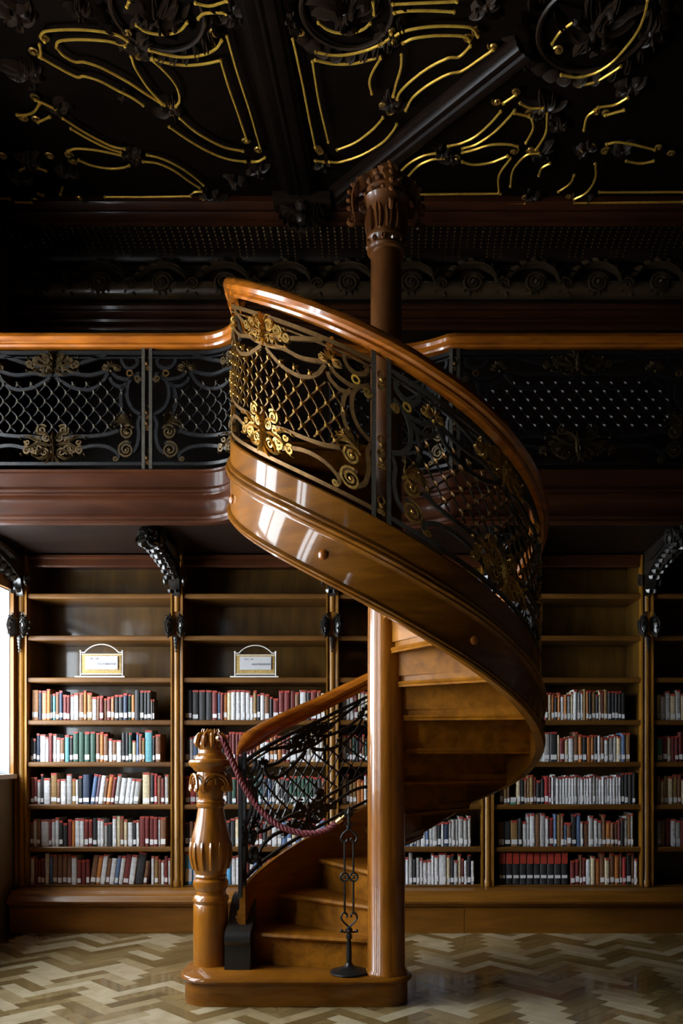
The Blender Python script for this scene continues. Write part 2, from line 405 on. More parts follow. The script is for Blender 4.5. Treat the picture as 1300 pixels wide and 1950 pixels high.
A1 = ["170,158 155,142 165,122 200,115 260,112 330,114 400,122 450,135 485,155","215,180 218,162 240,153 300,150 380,153 430,160 475,175","150,170 155,200 150,215","158,220 210,250 290,292 320,290 380,308 450,345 500,370 545,400",
"215,180 240,210 285,235 320,236 380,255 440,285 500,320 560,360 615,395","570,190 620,205 680,216 740,215 790,203 825,182 843,155","580,222 630,238 700,248 770,244 840,230","840,230 870,330 905,430 940,535","865,140 900,265 950,420 990,560",
"575,225 620,265 660,310 680,350 683,385 670,405","500,215 515,260 560,330 600,375 625,400","685,450 740,498 800,535 860,562 925,575","645,483 720,535 800,580 870,606 935,616","960,616 985,614 1008,600",
"520,95 550,118 600,130 650,128 690,112 712,85","483,25 492,5","745,12 800,22 865,3","755,70 775,52 830,47 860,52","65,437 100,437 130,425 150,395","135,380 180,400 210,415","145,465 190,445","240,450 300,490 370,530 430,558 475,567",
"270,490 330,525 400,560 460,580","258,575 290,566 350,570 410,580 465,592","300,610 350,630 420,642 470,638 492,630","560,590 620,605 690,640 740,675 775,705","545,615 600,622 660,648 720,690 760,715","400,750 560,750 725,747","725,745 740,732 768,730",
"338,790 500,788 760,785","795,795 815,790 825,778","0,792 70,793 145,794","0,757 35,757","60,770 120,772","145,640 175,650","75,650 90,640","230,740 238,715","145,738 165,745","1115,150 1150,310 1175,440 1200,560","1190,235 1215,390 1250,540"]
A2 = ["0,183 60,195 120,192 180,178 225,160","0,212 60,225 130,225 190,212 230,200","235,155 262,135 268,118","275,150 280,130 310,112 370,98 440,92 510,93 555,100 575,128","310,152 350,135 420,126 500,126 535,132 545,145",
"548,163 510,200 470,205 400,240 340,285 300,325 290,350","630,175 580,210 520,250 470,262 400,300 345,345 320,390","232,205 205,250 192,290 200,330","305,195 303,240 285,300 275,340","78,530 140,505 195,465 225,435 240,415",
"50,572 90,572 160,550 230,510 270,470 288,440","0,568 30,572","12,80 40,102 80,116 130,116 170,103 195,82","205,10 208,50","275,15 380,10 500,5","280,45 330,38 420,38 490,42",
"838,155 860,120 895,90 925,72","870,265 930,273 990,258 1050,220 1100,165 1140,110 1165,50 1175,0","930,303 990,290 1040,262 1080,235","470,517 520,505 570,480 620,435 655,395","520,525 570,510 630,470 680,420 705,390","665,365 710,335","725,365 760,382 805,382","705,400 740,408 755,412",
"520,540 560,530 620,512 680,510 715,518","520,572 560,582 620,575 680,552","285,625 330,580 380,552 425,542","315,640 360,590 410,565 455,560","1000,380 1060,370 1105,345","1025,408 1090,390","990,390 960,415 950,460","1030,510 1070,503 1130,512 1200,530","1100,570 1150,578 1195,570",
"745,505 770,455 765,420","780,530 815,470 820,400","650,680 650,620 690,560","690,660 700,600 745,550 790,542","790,620 800,595 830,578","860,678 900,650 915,620","915,705 960,680 990,630 990,580","365,688 500,686 655,685","375,722 550,720 740,719","1005,680 1150,680 1300,679","915,718 1100,716 1300,714"]
for AA, fn in ((A1, c1), (A2, c2)):
    for st in AA:
        pts = [fn(*map(float, t.split(','))) for t in st.split()]
        mb = MB(); mb.tube(spline(pts, 6), 0.0080, 6); 
        for e in (pts[0], pts[-1]): mb.ball(e, 0.012, 6, 4)
        mb.build('gilt_moulding', M_GOLD, ceiling)
SC1 = [(170,155),(130,208),(485,135),(480,170),(820,140),(985,580),(935,545),(650,415),(650,440),(130,380),(90,460),(140,465),(10,605),(190,605),(262,600),(280,625),(520,610),(305,770),(135,775),(775,775),(525,225),(565,215),(1140,135),(1210,580)]
SC2 = [(268,120),(278,150),(572,125),(543,145),(628,175),(240,380),(262,405),(708,335),(642,370),(800,400),(755,412),(703,545),(785,545),(745,708),(898,703),(1108,325),(990,405),(1025,410),(945,540),(975,532),(1025,545),(465,560),(500,567),(1215,530),(1260,550),(15,545),(760,540),(860,190)]
for SS, fn in ((SC1, c1), (SC2, c2)):
    for q in SS:
        p = fn(*q); mb = MB()
        s_ = spiral(p.x, p.y, 0.030, 1.4, random.random()*6, random.choice((-1,1)))
        mb.tube([(t.x, t.y, CEZ-0.022-0.012*i/len(s_)) for i, t in enumerate(s_)], 0.0075, 5)
        mb.ball((p.x, p.y, CEZ-0.035), 0.011, 6, 4)
        mb.build('gilt_scroll', M_GILT, ceiling)
def acanthus(mb, M, cx, cy, r, n, rnd, ht=0.05, wf=0.42):
    for k in range(n):
        t = 2*PI*k/n+rnd.uniform(-0.25,0.25); b = rnd.uniform(-0.9,0.9); L = r*rnd.uniform(0.6,1.15)
        pts = []
        for q in range(7):
            u = q/6; an = t+b*u*u
            pts.append(Vector((cx+L*u*math.cos(an), cy+L*u*math.sin(an))))
        mb.leaf(M, pts, r*wf, ht*rnd.uniform(0.7,1.2))
    mb.knob(M, cx, cy, r*0.22, ht*1.1)
    for k in range(3):
        t = rnd.uniform(0, 6.28); mb.knob(M, cx+r*0.5*math.cos(t), cy+r*0.5*math.sin(t), r*0.12, ht*1.2)
rnd = random.Random(3)
CL = [(262,88,.17),(325,208,.16),(245,292,.12),(262,305,.1),(110,208,.14),(50,140,.2),(55,305,.16),(40,340,.14),(130,330,.14),(492,325,.15),(615,310,.14),(747,195,.14),(742,75,.15),(842,292,.12),(860,300,.1),(985,110,.2),(1035,205,.2),(1030,290,.16),(1115,285,.14),(1185,285,.14),(405,375,.14),(160,385,.12),(1010,375,.12),(450,345,.12),(30,30,.22),(440,25,.16),(545,35,.14),(925,10,.16),(1200,165,.14),(1240,60,.18),(235,180,.08),(1120,385,.1),(1060,240,.14),(150,20,.12)]
for px, py, r in CL:
    p = atc(px, py, CEZ-0.02); mb = MB(); acanthus(mb, Mc, p.x, p.y, r*0.72, 9, rnd, 0.045); mb.build('carved_cluster', M_DARK, ceiling)
for px, py, r in ((300,22,0.34), (660,18,0.34), (1130,50,0.42)):   # wreathed medallions
    p = atc(px, py, CEZ-0.02); mb = MB()
    for k in range(26):
        t = 2*PI*k/26; c = Vector((p.x+r*0.86*math.cos(t), p.y+r*0.86*math.sin(t))); d = Vector((math.cos(t+0.9), math.sin(t+0.9)))
        mb.leaf(Mc, [c+d*(0.10*q/4) for q in range(5)], 0.05, 0.06)
    acanthus(mb, Mc, p.x, p.y, r*0.62, 19, rnd, 0.06, 0.20); acanthus(mb, Mc, p.x, p.y, r*0.34, 11, rnd, 0.09, 0.25)
    mb.tube([(p.x+r*0.74*math.cos(2*PI*k/40), p.y+r*0.74*math.sin(2*PI*k/40), CEZ-0.03) for k in range(40)], 0.012, 5, loop=True)
    mb.build('carved_medallion', M_DARK, ceiling)
# carved corbel where the beams meet the wall
mb = MB()
p = at(575, 395, 1.50)
Mk = lambda a, w, o: (p.x+a, 1.54-o, 5.42+w)
for k in range(12):
    t = PI*1.0+PI*k/11; d = Vector((math.cos(t), math.sin(t)))
    mb.leaf(Mk, [d*(0.03+0.17*q/6)+Vector((-d.y,d.x))*0.03*math.sin(q) for q in range(7)], 0.06, 0.09)
mb.knob(Mk, 0, -0.03, 0.06, 0.12); mb.ball((p.x, 1.48, 5.30), 0.05, 8, 5)
mb.box(p.x-0.21, p.x+0.21, 1.42, 1.56, 5.40, 5.46)
mb.build('carved_corbel', M_DARK, ceiling)

# ------------------------------------------------------------------ bookcases
PIL = [-2.885, -1.653, -0.4256, 0.8017, 2.062, 3.31, 4.56]
BAYN = ['leftmost bookcase by the window', 'bookcase behind the newel post', 'bookcase behind the column', 'bookcase right of the spiral stair', 'bookcase at the right edge', 'bookcase beyond the right edge']
CY_ = 1.955                              # front face of the pilasters
SH_PY = [1130, 1210, 1290, 1371, 1451, 1532, 1613]
SHY = 1.99
SH_Z = [CAMH+(PY0-py)/S_at(SHY) for py in SH_PY]
PLZ = 0.325
TOPZ = 2.95
def pilaster(x, case, first=False):
    mb = MB()
    mb.box(x-0.048, x+0.048, CY_+0.045, CY_+0.09, PLZ+0.002, TOPZ)
    for sx in (-1, 1):
        mb.box(x+sx*0.042-0.006, x+sx*0.042+0.006, CY_+0.02, CY_+0.0449, PLZ+0.002, TOPZ)
        mb.lathe([(0.008, PLZ+0.003), (0.008, TOPZ-0.001)], x+sx*0.033, CY_+0.036, 8)
    prof = [(0.034,PLZ+0.002),(0.034,PLZ+0.05),(0.027,PLZ+0.06),(0.027,2.30)]
    mb.lathe(prof, x, CY_+0.045, 16)
    mb.lathe([(0.026,2.50),(0.026,2.80),(0.032,2.81),(0.032,2.84)], x, CY_+0.045, 16)
    pl = mb.build('pilaster', M_CASE, case)
    # carved double shield with a pendant
    cz = CAMH+(PY0-1190)/S_at(CY_-0.05)
    mk = MB()
    for sx in (-1, 1):
        M = lambda a, w, o, sx=sx: (x+sx*(0.012+a*0.86+0.35*0), CY_-0.005-o-0.035*(1-abs(a-0.045)/0.05), cz+w)
        outl = [(0.0,-0.055),(0.0,0.06),(0.03,0.088),(0.062,0.070),(0.090,0.025),(0.086,-0.02),(0.074,-0.062),(0.045,-0.092),(0.02,-0.085)]
        ring0 = [M(a, w, -0.01) for a, w in outl]; ring1 = [M(a, w, 0.012) for a, w in outl]
        ring2 = [M(0.042+(a-0.042)*0.78, w*0.80, 0.030) for a, w in outl]; ring3 = [M(0.042+(a-0.042)*0.68, w*0.70, 0.016) for a, w in outl]
        ring4 = [M(0.042+(a-0.042)*0.2, w*0.2, 0.030) for a, w in outl]
        mk.grid([ring0, ring1, ring2, ring3, ring4], True, True)
        for (a, w) in outl[2:8]:
            q = M(a, w, 0.012); mk.ball(q, 0.010, 6, 4)
        mk.tube([M(0.02,0.02,0.035), M(0.05,0.045,0.04), M(0.07,0.0,0.04), M(0.05,-0.05,0.04), M(0.03,-0.02,0.04)], 0.006, 5)
    for k in range(5):
        mk.ball((x, CY_+0.0, cz-0.095-0.026*k), 0.022-0.003*k, 8, 5, sc=(1,0.8,1.1))
    mk.build('carved_shield', M_CARVE, pl)
cases = []
for b in range(6):
    x0, x1 = PIL[b]+0.049, PIL[b+1]-0.049
    xm = (x0+x1)/2
    lab = ['dark wooden bookcase with empty top shelves and white sign, beside the window', 'dark wooden bookcase with white sign, behind the turned newel post', 'dark wooden bookcase mostly hidden behind the reeded stair column',
           'dim wooden bookcase holding a row of red-topped black volumes', 'dim wooden bookcase cut off by the frame at the right edge', 'dim wooden bookcase beyond the right edge of the frame'][b]
    c = thing('bookcase', lab, 'bookcase', (xm, CY_+0.2, PLZ), 'built-in bookcases under the gallery')
    cases.append(c)
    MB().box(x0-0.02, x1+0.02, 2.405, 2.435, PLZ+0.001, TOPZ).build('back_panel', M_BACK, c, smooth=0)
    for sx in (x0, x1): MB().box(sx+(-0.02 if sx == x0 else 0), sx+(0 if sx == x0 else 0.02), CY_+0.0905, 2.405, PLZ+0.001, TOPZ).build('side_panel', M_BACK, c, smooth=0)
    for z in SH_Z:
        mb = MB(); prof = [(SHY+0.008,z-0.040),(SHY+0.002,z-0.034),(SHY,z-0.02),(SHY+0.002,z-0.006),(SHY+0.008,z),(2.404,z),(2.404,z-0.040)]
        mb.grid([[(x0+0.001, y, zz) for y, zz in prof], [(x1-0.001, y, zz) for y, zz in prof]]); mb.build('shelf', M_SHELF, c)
    MB().box(x0+0.001, x1-0.001, SHY, 2.404, PLZ+0.001, PLZ+0.012).build('bottom_board', M_SHELF, c, smooth=0)
    hd = MB(); prof = [(CY_+0.06,2.86),(CY_+0.05,2.87),(CY_+0.05,2.92),(CY_+0.03,2.93),(CY_+0.03,TOPZ),(2.404,TOPZ),(2.404,TOPZ-0.03),(CY_+0.09,TOPZ-0.03),(CY_+0.09,2.86)]
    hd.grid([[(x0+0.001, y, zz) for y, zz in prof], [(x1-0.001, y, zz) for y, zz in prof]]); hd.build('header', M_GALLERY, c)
    if b == 0: pilaster(PIL[0], c)
    pilaster(PIL[b+1], c)
# continuous plinth
pt = thing('bookcase_plinth', 'long moulded wooden plinth running under all the bookcases', 'plinth', (1.0, 1.85, 0.0))
PY_ = 1.74
mb = MB(); prof = [(2.40,0.2),(1.80,0.2),(1.775,0.205),(1.765,0.215),(1.765,0.222),(1.745,0.232),(1.737,0.25),(1.745,0.262),(1.765,0.272),(1.775,0.29),(1.80,0.30),(1.81,0.3235),(2.40,0.3235)]
mb.grid([[(LWX+0.06, y, z) for y, z in prof], [(RWX-0.01, y, z) for y, z in prof]]); mb.build('plinth_moulding', M_PLINTH, pt)
xs = [LWX+0.06, 0.60, 2.9, RWX-0.01]
for a, b in zip(xs[:-1], xs[1:]): MB().box(a+0.002, b-0.002, 1.79, 2.40, 0.001, 0.199).build('plinth_board', M_PLINTH, pt, smooth=0)

# ------------------------------------------------------------------ gallery
GZ, GY = 3.10, 0.43
NR = 0.58
gal = thing('gallery', 'dark wooden gallery with iron railing running above the bookcases', 'gallery', (1.0, 1.2, GZ))
# the edge of the gallery: left run, S-bend to the stair; right run, arc round the stair well
left_edge = [Vector((x, GY, 0)) for x in np.linspace(LWX+0.01, -1.15, 12)]
left_edge += [Vector((-1.15+0.28*math.sin(t), 0.15+0.28*math.cos(t), 0)) for t in np.linspace(0.16, PI/2, 10)]
left_edge += [Vector((-0.87, 0.08, 0)), Vector((-0.87, 0.012, 0))]
right_edge = [Vector((NR*math.cos(t), NR*math.sin(t), 0)) for t in np.linspace(R_(125), R_(49), 18)]
right_edge += [Vector((x, GY, 0)) for x in np.linspace(0.42, RWX-0.01, 14)]
def outs_of(path):
    o = []
    for i in range(len(path)):
        T = path[min(i+1, len(path)-1)]-path[max(i-1, 0)]; T.normalize(); o.append(Vector((T.y, -T.x, 0)))
    return o
FASC = [(-0.05,0.02),(0.0,0.02),(0.012,0.012),(0.012,0.0),(0.0,-0.008),(0.0,-0.09),(0.018,-0.10),(0.026,-0.115),(0.018,-0.13),(0.03,-0.14),(0.03,-0.15),(0.0,-0.165),(-0.012,-0.18),(-0.02,-0.22),(-0.012,-0.255),(0.008,-0.262),(0.014,-0.275),(0.006,-0.29),(0.012,-0.298),(0.0,-0.31),(-0.05,-0.31)]
for pth in (left_edge, right_edge):
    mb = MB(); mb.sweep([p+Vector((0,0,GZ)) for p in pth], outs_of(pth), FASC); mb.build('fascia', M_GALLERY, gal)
mb = MB()
poly = [p+Vector((0.0,0.05,0)) for p in left_edge]
# slab as strips from edge to back wall
def slab_strip(mb, path, z0, z1, back):
    n = len(path)
    ring = []
    for p in path:
        ring.append([(p.x, p.y, z0), (p.x, p.y, z1), (p.x, back, z1), (p.x, back, z0)])
    mb.grid(ring)
e1 = [Vector((x, GY+0.06, 0)) for x in np.linspace(LWX+0.01, -1.0, 6)]
e2 = [Vector((x, math.sqrt(max(0, (NR+0.06)**2-x*x)), 0)) for x in np.linspace(-0.36, 0.40, 14)]
e3 = [Vector((x, GY+0.06, 0)) for x in np.linspace(0.44, RWX-0.01, 4)]
mid = [Vector((-0.9, 0.30, 0)), Vector((-0.75, 0.45, 0)), Vector((-0.55, 0.60, 0))]
slab_strip(mb, e1+mid+e2+e3, GZ-0.12, GZ-0.001, UY+0.0)
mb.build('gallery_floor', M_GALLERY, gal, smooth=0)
# soffit panel and console brackets
mb = MB().box(LWX+0.06, RWX-0.01, 1.0, 2.43, GZ-0.135, GZ-0.121); mb.build('soffit', M_UPPER, gal, smooth=0)
for i, x in enumerate(PIL[:-1]):
    mb = MB()
    prof = [(CY_+0.008,2.62),(CY_-0.03,2.66),(CY_-0.09,2.74),(CY_-0.17,2.76),(CY_-0.28,2.80),(CY_-0.45,2.84),(CY_-0.62,2.86),(CY_-0.74,2.84),(CY_-0.80,2.87),(CY_-0.80,2.93),(CY_-0.76,2.962),(CY_+0.008,2.962)]
    wid = [0.026,0.034,0.045,0.05,0.055,0.06,0.062,0.062,0.065,0.065,0.065,0.03]
    cx_ = CY_-0.25
    mb.grid([[(x+sg*w_, y, z) for (y, z), w_ in zip(prof, wid)] for sg in (-1, 1)])
    for k in range(9):                        # acanthus leaves curling along the underside
        t = k/8; yy = CY_-0.03-0.70*t; zz = float(np.interp(-yy, [-CY_+0.03, -CY_+0.09, -CY_+0.28, -CY_+0.62, -CY_+0.8], [2.66,2.74,2.80,2.86,2.85]))
        for e in (-1, 1):
            Mu = lambda a, w, o, e=e, yy=yy, zz=zz: (x+e*a, yy-w-0.2*o, zz-o-0.006)
            mb.leaf(Mu, [Vector((0.075*q/5*(0.5+0.5*t)+0.004, 0.05*math.sin(q*0.5))) for q in range(6)], 0.05, 0.030)
    Ms = lambda a, w, o: (x-0.065-o, a, w)
    for sx in (-1, 1):
        Ms = lambda a, w, o, sx=sx: (x+sx*(0.065+o), a, w)
        s1 = spiral(CY_-0.70, 2.90, 0.07, 1.8, 0, 1); mb.tube([Ms(q.x, q.y, 0.008) for q in s1], 0.012, 5)
        s1 = spiral(CY_-0.04, 2.74, 0.055, 1.5, 1, -1); mb.tube([Ms(q.x, q.y, 0.008) for q in s1], 0.010, 5)
        mb.leaf(Ms, [Vector((CY_-0.6+0.09*q, 2.92-0.012*q)) for q in range(6)], 0.07, 0.03)
    Mf = lambda a, w, o: (x+a, CY_-0.80-o, 2.90+w)
    acanthus(mb, Mf, 0, -0.01, 0.09, 8, rnd, 0.04)
    for k in range(6):
        mb.ball((x, CY_-0.12-0.10*k, 2.755+0.018*k), 0.042-0.003*(k%2), 8, 5)
    mb.build('console_bracket', M_CARVE, gal)
# hand rails of the gallery
RAILP = [(-0.022,-0.055),(0.022,-0.055),(0.028,-0.045),(0.026,-0.034),(0.040,-0.026),(0.046,-0.010),(0.040,0.008),(0.026,0.020),(0.0,0.025),(-0.026,0.020),(-0.040,0.008),(-0.046,-0.010),(-0.040,-0.026),(-0.026,-0.034),(-0.028,-0.045)]
GRZ = 3.93
def offset_path(path, d):
    return [p+o*d for p, o in zip(path, outs_of(path))]
lr = offset_path(left_edge, -0.03); rr_ = offset_path(right_edge, -0.03)
mb = MB(); mb.sweep([p+Vector((0,0,GRZ)) for p in lr], outs_of(lr), [(a*1.15, b*1.15) for a, b in RAILP]); mb.build('handrail', M_RAIL, gal)
mb = MB(); mb.sweep([p+Vector((0,0,GRZ)) for p in rr_ if p.x >= 0.64 or True], outs_of(rr_), [(a*1.15, b*1.15) for a, b in RAILP]); mb.build('handrail', M_RAIL, gal)

# ------------------------------------------------------------------ railing panels (shared by gallery and stair)
PH = 0.68
HALF = {  # straps of the right half: points (u 0..1, v 0..1)
 'swag_top': [(0.0,.80),(0.1,.80),(.22,.815),(.42,.80),(.64,.845)],
 'swag_upper': [(.10,.82),(.13,.86),(.22,.885),(.40,.93),(.60,.985)],
 'swag_lower': [(.03,.78),(.10,.74),(.25,.68),(.42,.67),(.55,.73),(.62,.82)],
 'drop': [(.66,.84),(.69,.80),(.75,.775),(.86,.765),(.97,.82)],
 'corner_hook': [(.77,.95),(.78,.91),(.82,.87),(.88,.86),(.94,.89),(.955,.93),(.93,.945)],
 'lattice_edge': [(.64,.78),(.66,.74),(.73,.70),(.82,.70)],
 'big_curl': [(.955,.735),(.975,.765),(.95,.795),(.905,.785),(.86,.74),(.835,.66),(.845,.57),(.90,.49),(.985,.445)],
 'inner_curl': [(.83,.73),(.785,.68),(.765,.60),(.77,.52),(.80,.45),(.82,.42)],
 'strap_low': [(.02,.215),(.10,.225),(.25,.245),(.42,.25),(.60,.265),(.74,.30)],
 'strap_base': [(.22,.105),(.34,.145),(.48,.165),(.62,.15),(.72,.10),(.735,.06),(.705,.045)],
 'tail': [(.985,.43),(.955,.36),(.965,.26),(.94,.15),(.88,.095)],
 'link': [(.735,.10),(.77,.155),(.82,.19),(.88,.185)],
}
def mir(pts, sg, L): return [Vector((sg*u*L, v*PH)) for u, v in pts]
def make_panel(M, L, parent, mats, halves=(1, -1), railw=0.016):
    """M(p,w,o) maps the panel; p from -L to L, w from 0 (bottom bar) to PH (top bar)"""
    iron, gilt, gold = mats[:3]; ros = mats[3] if len(mats) > 3 else gilt
    lo = -L if -1 in halves else 0.0; hi = L if 1 in halves else 0.0
    mb = MB(); n = 26
    bar = lambda w, dv: MB().strap(M, [Vector((lerp(lo, hi, k/n), w)) for k in range(n+1)], dv, 0.016)
    panel = bar(0.0, 0.020).build('railing_panel', iron, parent)
    bar(PH, 0.022).build('top_bar', iron, panel); bar(PH-0.030, 0.008).build('top_bar', iron, panel)
    def sub(mb, name, mat): return mb.build(name, mat, panel)
    for sg in halves:
        for nm, pts in HALF.items():
            mb = MB(); mb.strap(M, spline([p for p in mir(pts, sg, L)], 7), 0.020, 0.016)
            sub(mb, 'scroll', iron)
        # volutes, gilt
        for (u, v, r, tr, st, hd) in ((.17,.925,.030,1.6,-1.2,1), (.835,.285,.045,1.9,0.5,1), (.825,.125,.052,2.0,1.2,1), (.125,.30,.036,1.6,2.5,-1), (.17,.13,.040,1.7,2.0,-1), (.955,.77,.022,1.3,0,-1), (.705,.045,.016,1.2,0,-1), (.30,.12,.026,1.4,1,1), (.26,.90,.024,1.4,3.5,1), (.07,.93,.024,1.2,1,-1)):
            mb = MB(); c = Vector((sg*u*L, v*PH))
            s1 = spiral(c.x, c.y, r, tr, (st if sg > 0 else PI-st), hd*sg)
            mb.strap(M, s1, 0.011, 0.022); mb.knob(M, c.x, c.y, r*0.22, 0.014)
            sub(mb, 'volute', gilt)
        # ring
        mb = MB(); c = Vector((sg*.865*L, .815*PH))
        mb.strap(M, [Vector((c.x+0.017*math.cos(2*PI*k/14), c.y+0.017*math.sin(2*PI*k/14))) for k in range(15)], 0.009, 0.018); sub(mb, 'ring', gold)
        # shell
        mb = MB(); c = Vector((sg*.66*L, .885*PH))
        for k in range(7):
            t = PI/2+(k-3)*0.55; d = Vector((math.cos(t), math.sin(t)))
            mb.leaf(M, [c-Vector((0,.02))+d*(0.012+0.045*q/4) for q in range(5)], 0.024, 0.022)
        for e in (-1, 1):
            s1 = spiral(c.x+e*0.046, c.y-0.012, 0.016, 1.3, PI/2, e); mb.strap(M, s1, 0.008, 0.02)
        mb.knob(M, c.x, c.y-0.036, 0.010, 0.02); sub(mb, 'shell', gilt)
        # acanthus spray over the lower volutes
        mb = MB(); c = Vector((sg*.88*L, .35*PH))
        for k, (dx, dy, bend) in enumerate(((-0.10,0.03,0.03),(-0.08,0.06,0.02),(-0.04,0.075,0.0),(-0.10,-0.01,0.02),(-0.055,-0.02,-0.02),(-0.12,0.0,0.03),(0.0,0.06,-0.02))):
            pts = [c+Vector((sg*dx*q/5, dy*q/5+bend*math.sin(PI*q/5))) for q in range(6)]
            mb.leaf(M, pts, 0.016, 0.02); mb.knob(M, pts[-1].x, pts[-1].y, 0.007, 0.018)
        sub(mb, 'acanthus_spray', gilt)
    # lattice
    sl, gap = 1.22, 0.104
    w0, w1 = 0.27*PH, 0.72*PH; pe = 0.80*L
    def topw(p): return PH*(0.70+0.06*(1-abs(p)/pe) if abs(p) < 0.62*L else 0.72-0.30*(abs(p)/L-0.62))
    def inside(p, w): return (lo-0.001) <= p <= (hi+0.001) and abs(p) <= pe and w0*(1.0) <= w <= topw(p)
    K = int((pe*sl+w1)/gap)+2
    for sgn in (1, -1):
        for k in range(-K, K+1):
            pts = []
            for q in range(81):
                p = lerp(-pe, pe, q/80); w = sgn*sl*p+k*gap+0.02
                if inside(p, w): pts.append(Vector((p, w)))
            if len(pts) > 3:
                mb = MB(); mb.strap(M, [pts[0].lerp(pts[-1], t/6) for t in range(7)], 0.0075, 0.009); sub(mb, 'lattice_bar', iron)
    for i in range(-K, K+1):
        for j in range(-K, K+1):
            p = (j-i)*gap/(2*sl); w = (i+j)*gap/2+0.02
            if inside(p, w) and (w > w0+0.02):
                mb = MB(); mb.star(M, p, w, 0.0235, 0.018); sub(mb, 'rosette', ros)
    # cartouches
    full = len(halves) == 2
    for (v, sc_, up) in ((.90, 1.0, 1), (.155, 1.25, -1)):
        mb = MB(); c = Vector((0, v*PH))
        Q = lambda x_, y_: c+Vector((x_*sc_, y_*up*sc_))
        for e in halves:
            for (x_, y_, r, tr, st0) in ((.042,.030,.026,1.6,-1.0), (.092,.012,.022,1.5,-0.6), (.030,-.040,.020,1.4,1.2), (.125,-.020,.014,1.3,0.5), (.068,-.030,.016,1.4,2.0)):
                q0 = Q(e*x_, y_); mb.strap(M, spiral(q0.x, q0.y, r*sc_, tr, st0 if e > 0 else PI-st0, e*up), 0.0085, 0.022); mb.knob(M, q0.x, q0.y, 0.006, 0.020)
            for pl_ in (((0,0),(.04,-.012),(.085,-.008),(.13,.012),(.15,.035)), ((.01,.01),(.03,.045),(.065,.058),(.095,.045)), ((.0,-.01),(.03,-.06),(.07,-.066),(.10,-.05)), ((.03,.0),(.06,.02),(.075,.04),(.07,.062)), ((.05,-.02),(.09,-.035),(.12,-.05),(.155,-.045)), ((.0,.02),(.012,.05),(.03,.075),(.05,.082))):
                mb.leaf(M, spline([Q(e*a_, b_) for a_, b_ in pl_], 3), 0.017*sc_, 0.020)
            for (a_, b_) in ((.155,.038),(.098,.042),(.103,-.046),(.158,-.042)):
                q0 = Q(e*a_, b_); mb.knob(M, q0.x, q0.y, 0.008, 0.020)
        mb.leaf(M, [Q(0.003*math.sin(q), 0.075-0.026*q) for q in range(7)], 0.030*sc_, 0.030)
        for q in range(3): q0 = Q(0, 0.03-0.035*q); mb.knob(M, q0.x, q0.y, 0.012-0.002*q, 0.034)
        sub(mb, 'cartouche', gilt)
    return panel
def make_posts(M, p0, p1, wlo, whi, parent, mats):
    """pair of square bars with gilt ornaments between"""
    iron, gilt = mats
    for p in (p0, p1):
        mb = MB(); mb.strap(M, [Vector((p, lerp(wlo, whi, k/8))) for k in range(9)], 0.020, 0.020); post = mb.build('railing_post', iron, parent)
    pm = (p0+p1)/2
    for v in (.90, .46, .36, .05):
        mb = MB(); w = v*PH
        mb.knob(M, pm, w, 0.011, 0.02); 
        for e in (-1, 1):
            s1 = spiral(pm+e*0.011, w-0.030, 0.012, 1.2, PI/2, e); mb.strap(M, s1, 0.006, 0.014)
            mb.leaf(M, [Vector((pm+e*0.016*math.sin(q*0.8), w+0.012*q)) for q in range(5)], 0.012, 0.012)
        mb.build('post_ornament', gilt, post)

# gallery railing: straight and curved runs
def path_map(path, z0, flip=1):
    P = path; d = [0]
    for a, b in zip(P[:-1], P[1:]): d.append(d[-1]+(b-a).length)
    O = outs_of(P)
    def f(sd):
        sd = min(max(sd, 0), d[-1]-1e-6); i = max(0, int(np.searchsorted(d, sd, 'right'))-1); i = min(i, len(P)-2)
        t = (sd-d[i])/(d[i+1]-d[i]); return P[i].lerp(P[i+1], t), O[i].lerp(O[i+1], t)
    return f, d[-1]
lf, lL = path_map(lr, 0); rf, rL = path_map(rr_, 0)
gm = (M_BLACKIRON, M_SHADEGILT, M_BRONZE, M_IRON)  # darker than the stair metals; the gallery's dim light is put into them
gz0 = GZ+0.06
def gmap(f, s0): 
    def M(p, w, o):
        P, O = f(s0+p); return Vector((P.x, P.y, gz0+w))+O*o
    return M
sL = 1.465-0.0 ; postL = (-1.465)-(LWX+0.01)       # arclength of the post on the left run
make_posts(gmap(lf, postL), -0.022, 0.022, -0.06, GRZ-0.05-gz0, gal, (M_IRON, M_BRONZE))
make_panel(gmap(lf, postL-0.032-0.545), 0.545, gal, gm)
make_posts(gmap(lf, postL-1.154), -0.022, 0.022, -0.06, GRZ-0.05-gz0, gal, (M_IRON, M_BRONZE))
make_panel(gmap(lf, postL+0.032+0.62), 0.62, gal, gm, halves=(-1,))
# rails of the bend
mb = MB(); Mx = gmap(lf, postL+0.032+0.62)
for w, dv in ((0.0,0.02),(PH,0.022)): mb.strap(Mx, [Vector((lerp(0.0, lL-postL-0.66, k/12), w)) for k in range(13)], dv, 0.016)
mb.build('railing_bar', M_IRON, gal)
ra = [i for i, p in enumerate(rr_) if p.x > 0.69 and abs(p.y-rr_[-1].y) < 0.02]
arcL = sum((b-a).length for a, b in zip(rr_[:-1], rr_[1:]) if b.x <= 0.75)
pr = arcL-0.0
_, _t = rf(pr)
gmr = (M_BLACKIRON, M_SHADEGILT, M_BRONZE, M_BLACKIRON)  # right run blacker, its deeper shade put into the colour
make_posts(gmap(rf, pr+0.0), -0.022, 0.022, -0.06, GRZ-0.05-gz0, gal, (M_IRON, M_BRONZE))
make_panel(gmap(rf, pr+0.032+0.72), 0.72, gal, gmr)
make_posts(gmap(rf, pr+1.504), -0.022, 0.022, -0.06, GRZ-0.05-gz0, gal, (M_IRON, M_BRONZE))
make_panel(gmap(rf, pr+1.536+0.60), 0.60, gal, gmr)
make_panel(gmap(rf, pr-0.032-0.45), 0.45, gal, gmr)

